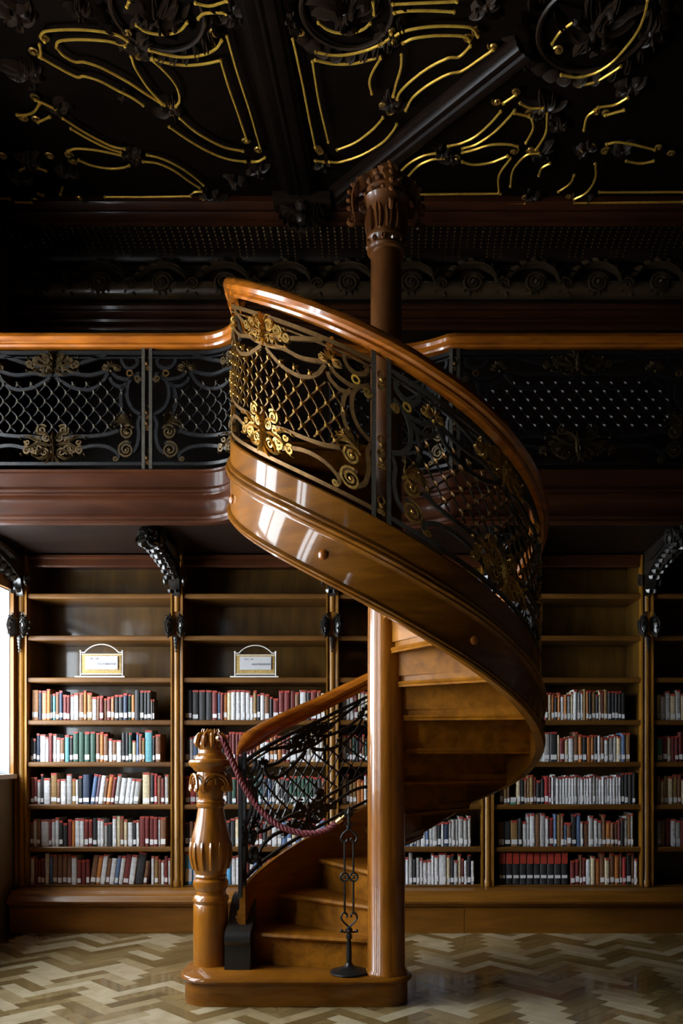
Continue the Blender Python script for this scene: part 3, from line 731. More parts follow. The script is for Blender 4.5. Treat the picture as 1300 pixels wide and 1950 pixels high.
# ------------------------------------------------------------------ spiral staircase
SR = 0.86                                    # outer face of the string
NT, A0, DA, RISE, ZP = 16, 15.0, 22.5, 0.1838, 0.16
stair = thing('spiral_staircase', 'polished wooden spiral staircase with gilded iron balustrade round a reeded column', 'staircase', (0, 0, 0))
def ang(a, r): t = R_(a); return Vector((-r*math.cos(t), r*math.sin(t), 0))
SLOPE = RISE/DA
def line(a): return ZP+RISE+SLOPE*(a-A0)
EASE = table([(-30,.36),(0,.31),(15,.26),(30,.215),(58,.15),(84,.125),(110,.10),(150,.06),(200,.03),(255,0),(400,0)])
def zoff(a): return line(a)+EASE(a)
# column
flute = lambda t, z: 1+0.045*(abs(math.cos(t*4+0.3))**0.4-0.6)
mb = MB()
prof = [(0.118,ZP),(0.118,ZP+0.012),(0.104,ZP+0.03),(0.103,1.0),(0.102,2.0),(0.100,2.35),(0.098,2.59)]
mb.lathe(prof, 0, 0, 96, lob=flute); column = mb.build('center_column', M_COLUMN, stair, smooth=50)
mb = MB(); mb.lathe([(0.096,2.59),(0.098,2.60),(0.098,2.63),(0.091,2.65),(0.089,3.1),(0.086,4.19)], 0, 0, 40); mb.build('upper_shaft', M_CAPITAL, column)  # redder wood than the column below, its shade put in as darker colour
# capital
mb = MB()
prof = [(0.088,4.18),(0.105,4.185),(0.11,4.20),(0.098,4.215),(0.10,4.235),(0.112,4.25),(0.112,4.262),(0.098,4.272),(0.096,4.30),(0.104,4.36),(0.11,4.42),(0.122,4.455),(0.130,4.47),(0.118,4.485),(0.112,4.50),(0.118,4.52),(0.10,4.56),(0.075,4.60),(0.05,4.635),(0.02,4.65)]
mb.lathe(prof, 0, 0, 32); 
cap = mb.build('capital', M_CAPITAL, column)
def cyl(a0, r0):  # surface map round the column
    return lambda p, w, o: Vector(((r0+o)*math.cos(a0+p/r0), (r0+o)*math.sin(a0+p/r0), w))
mb = MB()
for k in range(12):
    a = 2*PI*k/12+0.13
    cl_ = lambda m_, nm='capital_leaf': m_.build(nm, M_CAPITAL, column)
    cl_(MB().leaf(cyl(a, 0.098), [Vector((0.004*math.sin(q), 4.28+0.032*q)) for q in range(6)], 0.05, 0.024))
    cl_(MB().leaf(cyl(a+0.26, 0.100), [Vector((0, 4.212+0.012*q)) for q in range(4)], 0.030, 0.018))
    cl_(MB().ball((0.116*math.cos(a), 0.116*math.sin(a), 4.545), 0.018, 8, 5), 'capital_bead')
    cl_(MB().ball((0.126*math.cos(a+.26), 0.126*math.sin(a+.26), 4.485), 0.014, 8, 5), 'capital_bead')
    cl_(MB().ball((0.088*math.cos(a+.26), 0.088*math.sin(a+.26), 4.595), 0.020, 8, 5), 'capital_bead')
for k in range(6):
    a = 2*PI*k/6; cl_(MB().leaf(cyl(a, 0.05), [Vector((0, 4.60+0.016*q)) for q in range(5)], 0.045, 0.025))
for k in range(4):                            # acanthus arms curling out at four sides
    a = PI*k/2+R_(8); ca, sa = math.cos(a), math.sin(a)
    P = lambda r, z, side=0: Vector((r*ca-side*sa, r*sa+side*ca, z))
    mb = MB()
    pts = spline([Vector((0.085,4.60)), Vector((0.135,4.575)), Vector((0.175,4.535)), Vector((0.196,4.48)), Vector((0.198,4.42)), Vector((0.19,4.37))], 5)
    rings = []
    for i, q in enumerate(pts):
        t = i/(len(pts)-1); w = 0.050*(1.05-0.55*t)*(1+0.15*math.cos(t*26)); th = 0.046*(1-0.45*t)
        rings.append([P(q.x, q.y+th, 0), P(q.x-0.006, q.y+th*0.4, w), P(q.x-th*0.6, q.y-th, w*0.5), P(q.x-th*0.6, q.y-th, -w*0.5), P(q.x-0.006, q.y+th*0.4, -w)])
    mb.grid(rings)
    s1 = spiral(0.196, 4.35, 0.026, 1.3, PI*0.5, 1); mb.tube([P(q.x, q.y) for q in s1], 0.013, 6)
    for q in pts[2::4]: mb.ball(P(q.x+0.012, q.y+0.022), 0.015, 6, 4)
    s1 = spiral(0.125, 4.43, 0.028, 1.4, 0.5, -1); mb.tube([P(q.x, q.y) for q in s1], 0.015, 6)
    mb.tube([P(0.19,4.50), P(0.165,4.46), P(0.15,4.44)], 0.008, 6)
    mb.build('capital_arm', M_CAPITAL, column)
# curtail step (platform)
def outline(off):
    pts = []
    def arc(cx, cy, r, a0, a1, n=10):
        for k in range(n+1): 
            t = R_(lerp(a0, a1, k/n)); pts.append((cx+(r+off)*math.cos(t), cy+(r+off)*math.sin(t)))
    arc(-0.96, 0.055, 0.195, 270, 180); arc(-0.98, 0.25, 0.175, 180, 90); arc(-0.05, 0.25, 0.15, 90, 30, 4); arc(0.0, 0.0, 0.14, 20, -90)
    return pts
mb = MB(); o0 = outline(-0.02)
mb.grid([[(x, y, 0.001) for x, y in o0], [(x, y, 0.125) for x, y in o0]]); cs = mb.build('curtail_step', M_STAIR, stair)
mb = MB(); mb.grid([[(x, y, z) for x, y in outline(o)] for o, z in ((-0.012,0.1255),(0.0,0.130),(0.006,0.142),(0.0,0.155),(-0.008,0.16))]); mb.build('step_board', M_STAIR, cs)
# treads and risers
for n in range(1, NT+1):
    a0 = A0+DA*(n-1); z = ZP+RISE*n; last = n == NT
    a1 = a0+DA+2.5 if not last else a0+14
    mb = MB(); rin, rout = 0.085, 0.826; th = 0.032
    def wedge(ext, zz, ro=rout):
        N = 8; rg = []
        t0 = R_(a0)
        d = Vector((-math.cos(t0), math.sin(t0), 0)); nrm = Vector((-math.sin(t0), -math.cos(t0), 0))   # towards the lower step
        pts = [d*rin+nrm*ext, d*(ro*0.5)+nrm*ext, d*math.sqrt(ro*ro-ext*ext)+nrm*ext]
        for k in range(1, N+1): pts.append(ang(lerp(a0, a1, k/N), ro))
        for k in range(3): pts.append(ang(lerp(a1, a0+2, k/2), rin))
        return [p+Vector((0,0,zz)) for p in pts]
    mb.grid([wedge(0.018, z-th), wedge(0.028, z-th+0.008), wedge(0.032, z-th/2), wedge(0.028, z-0.006), wedge(0.02, z)])
    mb.build('tread', M_TREAD, stair)
    mb = MB(); t0 = R_(a0); d = Vector((-math.cos(t0), math.sin(t0), 0)); q = Vector((math.sin(t0), math.cos(t0), 0))
    zb = z-RISE+(0.0 if n == 1 else 0.0)
    mb.grid([[d*rin+Vector((0,0,zb)), d*rout+Vector((0,0,zb)), d*rout+q*0.02+Vector((0,0,zb)), d*rin+q*0.02+Vector((0,0,zb))], [d*rin+Vector((0,0,z-th)), d*rout+Vector((0,0,z-th)), d*rout+q*0.02+Vector((0,0,z-th)), d*rin+q*0.02+Vector((0,0,z-th))]])
    # scotia and batten showing from below
    zz = z-RISE-0.032
    if n > 1: mb.grid([[d*(rin+0.02)+q*y+Vector((0,0,zz+h)) for y, h in ((0.0,0),(0.028,0),(0.034,-0.010),(0.026,-0.020),(0.03,-0.03),(0.0,-0.03))], [d*(rout-0.002)+q*y+Vector((0,0,zz+h)) for y, h in ((0.0,0),(0.028,0),(0.034,-0.010),(0.026,-0.020),(0.03,-0.03),(0.0,-0.03))]])
    mb.build('riser', M_TREAD, stair, smooth=30)
# top landing joining the gallery
mb = MB()
rg = []
for a in np.linspace(366.5, 408, 9): rg.append([ang(a, 0.085)+Vector((0,0,z)) for z in (3.062,)]+[ang(a, 0.085)+Vector((0,0,3.099)), ang(a, 0.855)+Vector((0,0,3.099)), ang(a, 0.855)+Vector((0,0,3.062))])
mb.grid(rg); mb.build('landing', M_TREAD, stair, smooth=0)
# closed outer string with mouldings
BOT = table([(-20,-.55),(60,-.42),(90,-.37),(130,-.30),(165,-.36),(200,-.41),(230,-.42),(400,-.40)])
def string_prof(a):
    b = BOT(a)
    if a < 60: b = max(b, ZP+0.003-zoff(a)+0.02)
    lo = [(0.0, b+0.045),(0.012,b+0.038),(0.018,b+0.028),(0.010,b+0.020),(0.014,b+0.010),(0.006,b),(-0.036,b)]
    return [(-0.036,0.012),(-0.03,0.018),(-0.006,0.018),(0.0,0.010),(0.0,-0.105),(0.010,-0.112),(0.016,-0.122),(0.010,-0.134),(0.022,-0.142),(0.026,-0.152),(0.016,-0.164),(0.018,-0.174),(0.004,-0.186),(0.0,-0.196)]+lo
As = list(np.arange(10, 361, 3.0))
mb = MB(); path = [ang(a, SR)+Vector((0,0,zoff(a)+0.01)) for a in As]; outs = [ang(a, 1) for a in As]
mb.sweep(path, outs, lambda i: string_prof(As[i])); string = mb.build('stringer', M_STAIR, stair)
for a in (143, 192, 241, 290, 340):
    t = R_(a); c = ang(a, SR); mb = MB()
    Mz = lambda p, w, o: ang(a+math.degrees(p/SR), SR+o)+Vector((0,0,zoff(a)-0.275+w))
    mb.knob(Mz, 0, 0, 0.024, 0.018, n=14); mb.build('knob', M_RAIL, string)
# carved foot of the string beside the newel, shade painted in as near-black wood
mb = MB()
Mq = lambda p, w, o: Vector((-0.87+p*0.0+o, 0.06+p, w))
prof = [(0.0,ZP+0.001),(0.34,ZP+0.001),(0.34,0.55),(0.24,0.53),(0.16,0.47),(0.10,0.40),(0.05,0.385),(0.012,0.37),(-0.005,0.345),(-0.005,0.315),(0.012,0.295)]
mb.grid([[(-0.915, 0.05+p, w) for p, w in prof], [(-0.77, 0.05+p, w) for p, w in prof]])
mb.build('stringer_foot', M_CARVE, stair)
# handrail
As2 = list(np.arange(4, 355, 3.0))+[357, 360]
RZ = lambda a: min(zoff(a)+0.865, GRZ+0.03)
mb = MB(); path = [ang(a, 0.845)+Vector((0,0,RZ(a))) for a in As2]; outs = [ang(a, 1) for a in As2]
mb.sweep(path, outs, lambda i: [(a*1.15*min(1, 0.12+i*0.22), (b+0.025)*1.35*min(1, 0.12+i*0.22)-0.034) for a, b in RAILP]); mb.build('handrail', M_RAIL, stair)
# balustrade panels; light and shade round the stair put into the metal colours
smats = (M_BRONZE, M_GILT, M_GOLD)
smats2 = (M_IRON, M_GILT, M_GOLD, M_BRONZE)
smats3 = (M_BLACKIRON, M_BLACKIRON, M_BLACKIRON)
BR = 0.845
def smap(ac):
    def M(p, w, o):
        a = ac-math.degrees(p/BR); return ang(a, BR+o)+Vector((0,0,zoff(a)+0.06+w))
    return M
hw = R_(41.0)*BR
make_panel(smap(315), hw, stair, smats)
make_panel(smap(228), hw, stair, smats2)
make_panel(smap(141), hw, stair, smats3)
make_panel(smap(54), hw, stair, smats3)
for ac, mt in ((271.5, (M_IRON, M_GILT)), (184.5, (M_IRON, M_GILT)), (97.5, (M_BLACKIRON, M_BLACKIRON)), (10.5, (M_BLACKIRON, M_BLACKIRON))):
    make_posts(smap(ac), -0.035, 0.035, -0.07, 0.735, stair, mt)
# newel post
NX, NY = -1.022, 0.20
mb = MB(); s_ = 326.4
nz = lambda y: CAMH-(y-PY0)/s_
pr_ = [(33,1842),(33,1745),(33,1722),(31,1719),(34.5,1712),(33,1706),(29,1702),(28,1695),(31,1690),(33.5,1683),(33,1676),(28,1672),(29,1669),(30.5,1667),(28,1663.5),(29,1661),(34,1648),(38,1630),(38.5,1616),(38,1604),(35,1590),(31,1575),(27.5,1560),(25,1545),(24,1538),(27,1535),(27.5,1531),(25,1528.5),(27,1526),(26,1523),(22,1520),(24,1513),(27,1503),(28.5,1490),(27,1476),(26,1470),(31,1467),(34,1463),(37,1460),(41,1456),(42,1451),(40,1447),(31,1445),(30,1442),(28,1438),(22,1434),(21,1428),(24,1422),(26,1417),(25,1411),(22,1406),(21,1401),(17,1397),(12,1393),(4,1390)]
mb.lathe([(r/s_, nz(y)) for r, y in pr_], NX, NY, 36); newel = mb.build('newel_post', M_NEWEL, stair)
mb = MB()
for k in range(14):                           # gadroons low on the vase
    a = 2*PI*k/14
    M = cyl(a, 1.0)
    pts = [(32.0/s_, 1653), (36.4/s_, 1632), (37.0/s_, 1614), (36.2/s_, 1602)]
    mb.tube(spline([Vector((NX+r*math.cos(a), NY+r*math.sin(a), nz(y))) for r, y in pts], 3), 0.0135, 6, taper=lambda t: 0.6+0.5*math.sin(PI*(0.15+0.75*t)))
mb.build('gadroon', M_NEWEL, newel)
mb = MB()
for k in range(4):                            # volutes under the cap
    a = PI/2*k-R_(62); ca, sa = math.cos(a), math.sin(a)
    for e in (-1, 1):
        P = lambda q, o=0.0: Vector((NX+(0.088+o)*ca-q.x*sa, NY+(0.088+o)*sa+q.x*ca, q.y))
        body = spline([Vector((0.0, nz(1474))), Vector((e*0.04, nz(1477))), Vector((e*0.066, nz(1486))), Vector((e*0.074, nz(1498)))], 4)
        s1 = spiral(e*0.054, nz(1500), 0.020, 1.5, 0 if e > 0 else PI, -e)
        mb.tube([P(q, 0.012) for q in body]+[P(q, 0.014) for q in s1[1:]], 0.009, 6)
        mb.tube([P(Vector((q.x*0.85, q.y-0.016)), 0.006) for q in body], 0.007, 5)
    for q in range(3):
        mb.ball(P(Vector((0, nz(1482)-0.014*q)), 0.01), 0.011-0.002*q, 6, 4)
mb.build('volute', M_NEWEL, newel)
mb = MB()
for k in range(10):
    a = 2*PI*k/10
    pts = [(24, 1423), (28, 1414), (25, 1404), (20, 1396)]
    mb.tube(spline([Vector((NX+r/s_*math.cos(a), NY+r/s_*math.sin(a), nz(y))) for r, y in pts], 3), 0.014, 6, taper=lambda t: 0.3+0.9*math.sin(PI*(0.15+0.7*t)))
for k in range(7):
    a = 2*PI*k/7; mb.tube([Vector((NX+r/s_*math.cos(a), NY+r/s_*math.sin(a), nz(y))) for r, y in ((14,1399),(17,1393),(15,1388))], 0.009, 5, taper=lambda t: 1.1-0.6*t)
mb.build('finial', M_NEWEL, newel)

# ------------------------------------------------------------------ stanchion and rope
TX, TY = -0.207, -0.02
st = thing('rope_stanchion', 'black wrought iron rope stanchion with heart motifs, standing on the bottom step', 'stanchion', (TX, TY, ZP))
tz = lambda y: CAMH-(y-PY0)/342.0
MT = lambda a, w, o: Vector((TX+a, TY-o, w))
mb = MB(); mb.lathe([(0.10,ZP+0.001),(0.108,ZP+0.006),(0.106,ZP+0.014),(0.07,ZP+0.026),(0.035,ZP+0.036),(0.02,ZP+0.05),(0.016,ZP+0.06)], TX, TY, 32); mb.build('base', M_BLACKIRON, st)
mb = MB(); mb.lathe([(0.014,ZP+0.055),(0.017,ZP+0.10),(0.0135,tz(1800)),(0.012,tz(1790)),(0.018,tz(1787)),(0.018,tz(1781)),(0.012,tz(1779)),(0.02,tz(1774)),(0.02,tz(1769)),(0.008,tz(1765))], TX, TY, 14)
mb.build('stem', M_BLACKIRON, st)
mb = MB()
for e in (-1, 1):
    mb.ball((TX+e*0.042, TY, tz(1773.5)), 0.011, 8, 5); mb.tube([MT(0,tz(1772),0), MT(e*0.025,tz(1776),0), MT(e*0.040,tz(1773),0)], 0.006, 6)
mb.ball((TX, TY-0.018, tz(1773)), 0.011, 8, 5); mb.ball((TX, TY+0.018, tz(1773)), 0.011, 8, 5)
mb.build('cross_knob', M_BLACKIRON, st)
def heart(z0, z1, wd):
    mb = MB(); h = z1-z0
    for e in (-1, 1):
        pts = spline([Vector((0, z0)), Vector((e*wd*0.75, z0+h*0.38)), Vector((e*wd*1.0, z0+h*0.68)), Vector((e*wd*0.8, z0+h*0.95)), Vector((e*wd*0.42, z0+h*0.98)), Vector((e*wd*0.22, z0+h*0.80)), Vector((e*wd*0.36, z0+h*0.70))], 5)
        mb.tube([MT(p.x, p.y, 0) for p in pts], 0.0062, 6)
    return mb
heart(tz(1766), tz(1739), 0.044).build('heart', M_BLACKIRON, st)
heart(tz(1578), tz(1604), 0.044).build('heart', M_BLACKIRON, st)
for e in (-1, 1):
    mb = MB(); mb.lathe([(0.0058, tz(1741)), (0.0058, tz(1679))], TX+e*0.0245, TY, 8); mb.lathe([(0.0058, tz(1662)), (0.0058, tz(1601))], TX+e*0.0245, TY, 8); mb.build('rod', M_BLACKIRON, st)
    c = (e*0.0258, tz(1670.5)); mb = MB(); mb.tube([MT(c[0]+0.0225*math.cos(2*PI*k/20), c[1]+0.0225*math.sin(2*PI*k/20), 0) for k in range(20)], 0.0062, 6, loop=True)
    mb.knob(MT, c[0], c[1], 0.009, 0.012); 
    for k in range(4): mb.tube([MT(c[0], c[1], 0), MT(c[0]+0.021*math.cos(PI/4+PI/2*k), c[1]+0.021*math.sin(PI/4+PI/2*k), 0)], 0.003, 4)
    mb.build('ring', M_BLACKIRON, st)
mb = MB(); mb.lathe([(0.008,tz(1580)),(0.016,tz(1577)),(0.016,tz(1571)),(0.009,tz(1568)),(0.012,tz(1563)),(0.008,tz(1558)),(0.010,tz(1553)),(0.016,tz(1549)),(0.010,tz(1543)),(0.005,tz(1540)),(0.007,tz(1537)),(0.002,tz(1534))], TX, TY, 12)
mb.tube([MT(0.021*math.cos(2*PI*k/16), tz(1549)+0.021*math.sin(2*PI*k/16), 0) for k in range(16)], 0.0045, 5, loop=True)
for e in (-1,1): mb.tube([MT(0,tz(1570),0), MT(e*0.02,tz(1566),0), MT(e*0.028,tz(1572),0)], 0.004, 5)
mb.build('finial', M_BLACKIRON, st)
rope = thing('barrier_rope', 'dark red twisted barrier rope hanging from newel post to iron stanchion', 'rope', (-0.6, 0.1, 0.95))
rp = []
for px, py, Y in ((413,1406,0.10),(424,1409,0.085),(437,1437,0.10),(449,1464,0.10),(463,1493,0.10),(480,1522,0.085),(503,1550,0.07),(532,1573,0.05),(565,1585,0.03),(596,1587,0.01),(622,1580,0.0),(645,1563,-0.02),(655,1553,-0.02)): rp.append(at(px, py, Y))
cl = spline(rp, 10)
seg = [0]
for a, b in zip(cl[:-1], cl[1:]): seg.append(seg[-1]+(b-a).length)
mb = MB()
core = cl[6:-12]
for st_ in range(3):
    pts = []
    for i in range(len(core)*2-1):
        j = i/2; i0 = int(j); p = core[i0].lerp(core[min(i0+1, len(core)-1)], j-i0); sd = lerp(seg[6+i0], seg[min(7+i0, len(seg)-1)], j-i0)
        T = (core[min(i0+1, len(core)-1)]-core[max(i0-1, 0)]).normalized(); u = T.cross(Vector((0,1,0))).normalized(); w = T.cross(u)
        ph = sd*2*PI/0.075+st_*2*PI/3; pts.append(p+(u*math.cos(ph)+w*math.sin(ph))*0.009)
    mb.tube(pts, 0.0105, 6)
rb = mb.build('rope_strand', M_ROPE, rope)
mb = MB(); mb.tube(cl[-13:-6], 0.017, 10); mb.tube(cl[-7:], 0.006, 6); mb.build('end_cap', M_BRASS, rope)
mb = MB(); mb.tube(cl[1:6], 0.0165, 10); mb.tube(cl[:2], 0.010, 6); mb.build('end_cap', M_BRASS, rope)

# ------------------------------------------------------------------ sign stands on the shelves
def sign(px0, px1, ztop_py, label, t1, t2, offx):
    Y = 2.03; s = S_at(Y); x0, x1 = (px0-PX0)/s, (px1-PX0)/s; z = SH_Z[2]; w = x1-x0
    r = thing('sign_stand', label, 'sign', ((x0+x1)/2, Y, z), 'white sign frames on the third shelf')
    k = w/0.333
    mb = MB()
    for xx in (x0, x1):
        mb.lathe([(0.006,z+0.012),(0.006,z+0.205*k)], xx, Y, 8); mb.ball((xx, Y, z+0.212*k), 0.009, 8, 5)
    mb.tube([Vector((x0,Y,z+0.03*k)), Vector((x1,Y,z+0.03*k))], 0.0055, 6); mb.tube([Vector((x0,Y,z+0.188*k)), Vector((x1,Y,z+0.188*k))], 0.0035, 6)
    pts = [Vector((x0,Y,z+0.202*k)), Vector((x0+0.035*k,Y,z+0.202*k))]
    for q in range(13):
        t = PI-0.62-(PI-1.24)*q/12; pts.append(Vector(((x0+x1)/2+0.166*k*math.cos(t), Y, z+0.110*k+0.156*k*math.sin(t))))
    pts += [Vector((x1-0.035*k,Y,z+0.202*k)), Vector((x1,Y,z+0.202*k))]
    mb.tube(pts, 0.0048, 6); mb.build('frame', M_WHITE, r)
    MB().box(x0-0.035, x1+0.025, Y-0.035, Y+0.035, z+0.001, z+0.012).build('foot', M_WHITE, r, smooth=0)
    mb = MB(); zz0, zz1 = z+0.036*k, z+0.185*k; Mg = lambda a, w_, o: Vector((a, Y-o, w_))
    nb = 26; hh = zz1-zz0
    for q in range(-12, nb+12):
        for dr in (1, -1):
            a = x0+w*q/nb; pts = []
            for tt in np.linspace(0, 1, 12):
                xx = a+dr*hh*0.95*tt; 
                if x0+0.004 <= xx <= x1-0.004: pts.append(Vector((xx, zz0+hh*tt)))
            if len(pts) > 1: mb.strap(Mg, [pts[0], pts[-1]], 0.0055, 0.003 if dr > 0 else 0.005)
    mb.build('cane_panel', M_CANE, r, smooth=0, kind='stuff')
    cx0, cx1 = x0+w*0.12, x1-w*0.11; cz0, cz1 = z+0.065*k, z+0.172*k
    card = MB().box(cx0, cx1, Y-0.012, Y-0.008, cz0, cz1).build('card', M_PAPER, r, smooth=0)
    for tx, dx, dz, sz in ((t1, 0.14, 0.80, 0.016), (t2, 0.38, 0.40, 0.020)):
        cu = bpy.data.curves.new('card_lettering', 'FONT'); cu.body = tx; cu.size = sz*1.1; cu.extrude = 0.0004
        tmp_ = bpy.data.objects.new('lettering_curve', cu); me = bpy.data.meshes.new_from_object(tmp_); bpy.data.objects.remove(tmp_)
        me.materials.clear(); me.materials.append(M_INK)
        o = bpy.data.objects.new('card_lettering', me); col.objects.link(o); o.parent = card
        o.location = (cx0+(cx1-cx0)*dx, Y-0.0128, cz0+(cz1-cz0)*dz-0.006); o.rotation_euler = (PI/2, 0, 0)
sign(153.5, 233.5, 1218, 'white arched sign frame with card, in leftmost bookcase by the window', '330 - 338', 'FOLYÓIRATOK', 0)
sign(447.5, 525, 1220, 'white arched sign frame with card, in bookcase behind the newel post', '339.1 - 40', 'ADATBÁZISOK', 0)

# ------------------------------------------------------------------ books
COL = {'t':('tan',(.42,.20,.09)),'k':('black',(.022,.022,.024)),'w':('white',(.62,.62,.63)),'b':('blue',(.10,.16,.30)),'n':('navy',(.030,.045,.085)),'c':('teal',(.10,.30,.34)),
 'g':('dark green',(.018,.060,.038)),'r':('dark red',(.15,.022,.020)),'R':('bright red',(.36,.030,.030)),'o':('orange',(.45,.16,.035)),'y':('cream',(.58,.48,.30)),'m':('mustard brown',(.26,.15,.050)),
 'e':('pale grey',(.36,.35,.34)),'p':('purple grey',(.16,.11,.16)),'u':('brown',(.17,.075,.035)),'B':('sky blue',(.10,.35,.62)),'G':('sea green',(.06,.38,.27))}
MBK = {k: plain('cover_'+v[0].replace(' ', '_'), v[1], 0.55, 0, 0.22, 55) for k, v in COL.items()}
def book_mesh(mb, w, h, d, mi, pm):
    """cover: rounded spine and two boards; local x width, y depth (spine at 0), z height"""
    t = min(0.003, w*0.15)
    ring0 = []; 
    pr = [(0,0.010),(w*0.12,0.003),(w*0.35,0.0),(w*0.65,0.0),(w*0.88,0.003),(w,0.010),(w,d),(w-t,d),(w-t,0.014),(t,0.014),(t,d),(0,d)]
    n = len(pr)
    vs = [(x, y, 0) for x, y in pr]+[(x, y, h) for x, y in pr]
    fs = [(i, (i+1) % n, n+(i+1) % n, n+i) for i in range(n)]
    # top and bottom caps as strips of the U shape
    for b, fl in ((0, True), (n, False)):
        quads = [(0,5,8,9),(0,9,10,11),(5,6,7,8),(0,1,2,3,4,5)]
        for q in quads: fs.append(tuple(b+i for i in (q[::-1] if fl else q)))
    mb.add(vs, fs, mi)
    return t
BAYS = {'A':('leftmost bookcase'), 'B':('second bookcase'), 'C':('third bookcase'), 'D':('fourth bookcase'), 'E':('fifth bookcase')}
ROWN = ['top', 'second', 'third', 'fourth', 'lowest']
books = []                                   # (bay, row, index, colour, x, z, w, h, lean, band, label)
LASTX = {}
def parse(bay, row, px0, unit, st):
    Y = 2.035; s = S_at(Y); z = (SH_Z[2+row+1] if row < 4 else PLZ+0.012)+0.0005
    bi = 'ABCDE'.index(bay); xmin, xmax = PIL[bi]+0.052, PIL[bi+1]-0.052
    x = max((px0-PX0)/s, xmin, LASTX.get((bay, row), -9)); i = 0; th = 0.0; lasth = 0
    for tok in st.split():
        c = tok[0]; body = tok[1:]; lean = body.endswith('/')
        if lean: body = body[:-1]
        if not lean and th: x += lasth*math.sin(th)*1.03+0.004; th = 0.0
        if c == '_': x += float(body)/unit/s*0.3; continue
        w, h = body.split('.'); w = float(w)/unit/s; h = min(float(h)*0.985/s, 0.276 if row < 4 else 0.252)
        if lean and not th: th = R_(7.5); x += 0.002
        i += 1
        if x+w > xmax: break
        books.append([bay, row, i, c, x, z, w*0.985, h, th])
        x += w/math.cos(th)+0.0008; lasth = h; LASTX[(bay, row)] = x+0.001
rowA = [(59.5,"t50.58 n22.57 _3 t35.57 o25.60 k13.50 c22.51 u25.54 n25.57 r28.49 r20.48 w25.49 w35.52 u35.53 o20.57 m38.53 w32.45 u20.46 r28.47 u22.42 r28.45 t23.46 k30.49 k32.49 n31.52 g23.50 o25.49 k35.58 k28.57 k22.57 k27.57 e8.40 k15.40"),
 (51,"k22.46 k20.45 n22.55 w40.53 w24.48 r26.55 e28.54 w26.47 u30.46 c33.52 k22.50 g40.58 g40.58 g40.58 g40.58 u28.56 o26.58 u32.54 w28.45 u30.42 w34.42 k26.56 k24.56 g22.56 y28.41 b20.57 u22.54 m18.46 c54.61 k16.50 u40.53"),
 (51,"r28.52 r20.52 e25.47 k20.58 w46.50 m46.60 u24.48 w40.48 e40.58 m26.49 w20.47 k28.54 n50.57 b30.58/ p22.57/ w34.55/ u22.50/ o30.57/ r24.52/ e30.58/ w40.50/ w34.50/ w26.49/ e40.48/ y54.61 k26.60 R22.59 u26.55 r24.50 e28.57 k40.54"),
 (55,"u20.46 w25.52 u26.52 w58.51 r18.50 w24.52 w28.55 k28.50 k30.45 r30.52 o22.50 w34.54 w30.54 r30.52 r28.52 k30.55 w24.54 w24.52 e24.45 k34.46 w30.58 y26.58 u24.58 y24.52 w36.46 k24.50 w22.50 r40.58 r28.58 r30.58 r30.57 w16.56 u40.56"),
 (45,"w26.53 r24.50 r24.48 r26.50 w30.60 b25.58 u34.58 u33.58 u33.59 u30.59 w38.56 r30.47 r30.47 r26.48 u40.57/ o30.56/ w36.58/ u26.50/ w36.50/ b26.56/ w32.55/ r40.58/ w40.57/ k60.66/ u24.45/ _28 w22.54 m26.54 u18.48 w24.46 r24.55 w18.50 e40.55")]
for r, (p0, st_) in enumerate(rowA): parse('A', r, p0, 3.714, st_)
rowB = [(348.5,"k44.58 k40.58 k42.58 k40.58 r32.57 b18.55 r18.53 o22.53 y24.57 w28.58 w28.58 w30.58 w28.57 w20.48 m22.57 k20.50 w26.52 u30.50 k20.45 r36.42 r32.57 r36.57 r30.57 u28.54 w42.58 k26.57 r36.58 u25.57 y26.52 k20.50 r30.54 u24.50 w28.44 w24.48 w24.50 w22.48 e24.46 w26.50"),
 (347,"k28.46 w20.48 b28.50 w20.52 t30.50 u28.52 y30.50 o28.48 k26.50 r26.52 r20.58 r20.58 r20.57 r22.57 r20.57 r22.58 r20.58 r22.56 o22.52 w30.44 w28.42 o24.50 u24.52 o26.50 r26.50 r24.50 e40.60 w34.50 w24.52 e26.54 y30.58 w26.52 e22.50"),
 (346,"r30.54 R34.55 u28.50 w30.46 e26.44 k26.44 w28.46 e28.46 u24.48 k30.52 g28.52 r26.52 k26.50 k26.50 u24.50 g28.54 c26.54 k32.54 b24.52 k24.50 e30.52 k26.52 k26.50 g24.54 g24.54 g24.54 g24.54 g24.54 g24.54 k26.52 k24.54 u24.50 k26.50 r24.48"),
 (346,"k26.46 u26.48 u30.46 r24.54 w34.52 c26.48 t26.46 u30.50 r28.50 k24.50 k30.54 y36.56 u26.54 R26.56 r28.52 u26.50 r24.50 k26.48 u28.50 w34.52 e28.50 b30.54 b30.54 y26.56 b30.54 u30.54 r30.54 r28.56 w28.54 b34.54 u24.52 b34.54 b30.54"),
 (344,"B48.66 B36.66 B30.66 w30.60 c30.56 w28.54 w26.54 c26.56 B26.52 w28.54 w30.56 k26.50 r24.50 w28.54 b28.50 k24.48 u26.50 w26.48 r30.52 r30.54 u26.50 w28.46 w28.44 e24.44 r28.46")]
for r, (p0, st_) in enumerate(rowB): parse('B', r, p0, 3.25, st_)
rr = random.Random(11)
def rand_row(bay, row, px0, px1, pal, wr=(5,9), hr=(44,58), lead=''):
    toks = lead; x = px0+sum(float(t[1:].split('.')[0]) for t in lead.split())
    while x < px1:
        w = rr.randint(*wr); toks += ' %s%d.%d' % (rr.choice(pal), w, rr.randint(*hr)); x += w
    parse(bay, row, px0, 1.0, toks)
rand_row('C', 0, 651, 712, 'ywwkruwe', (5,8), (46,56)); rand_row('C', 1, 651, 712, 'ruowkcgwr', (5,8), (44,58)); rand_row('C', 2, 651, 712, 'youkwmyw', (5,8), (46,58))
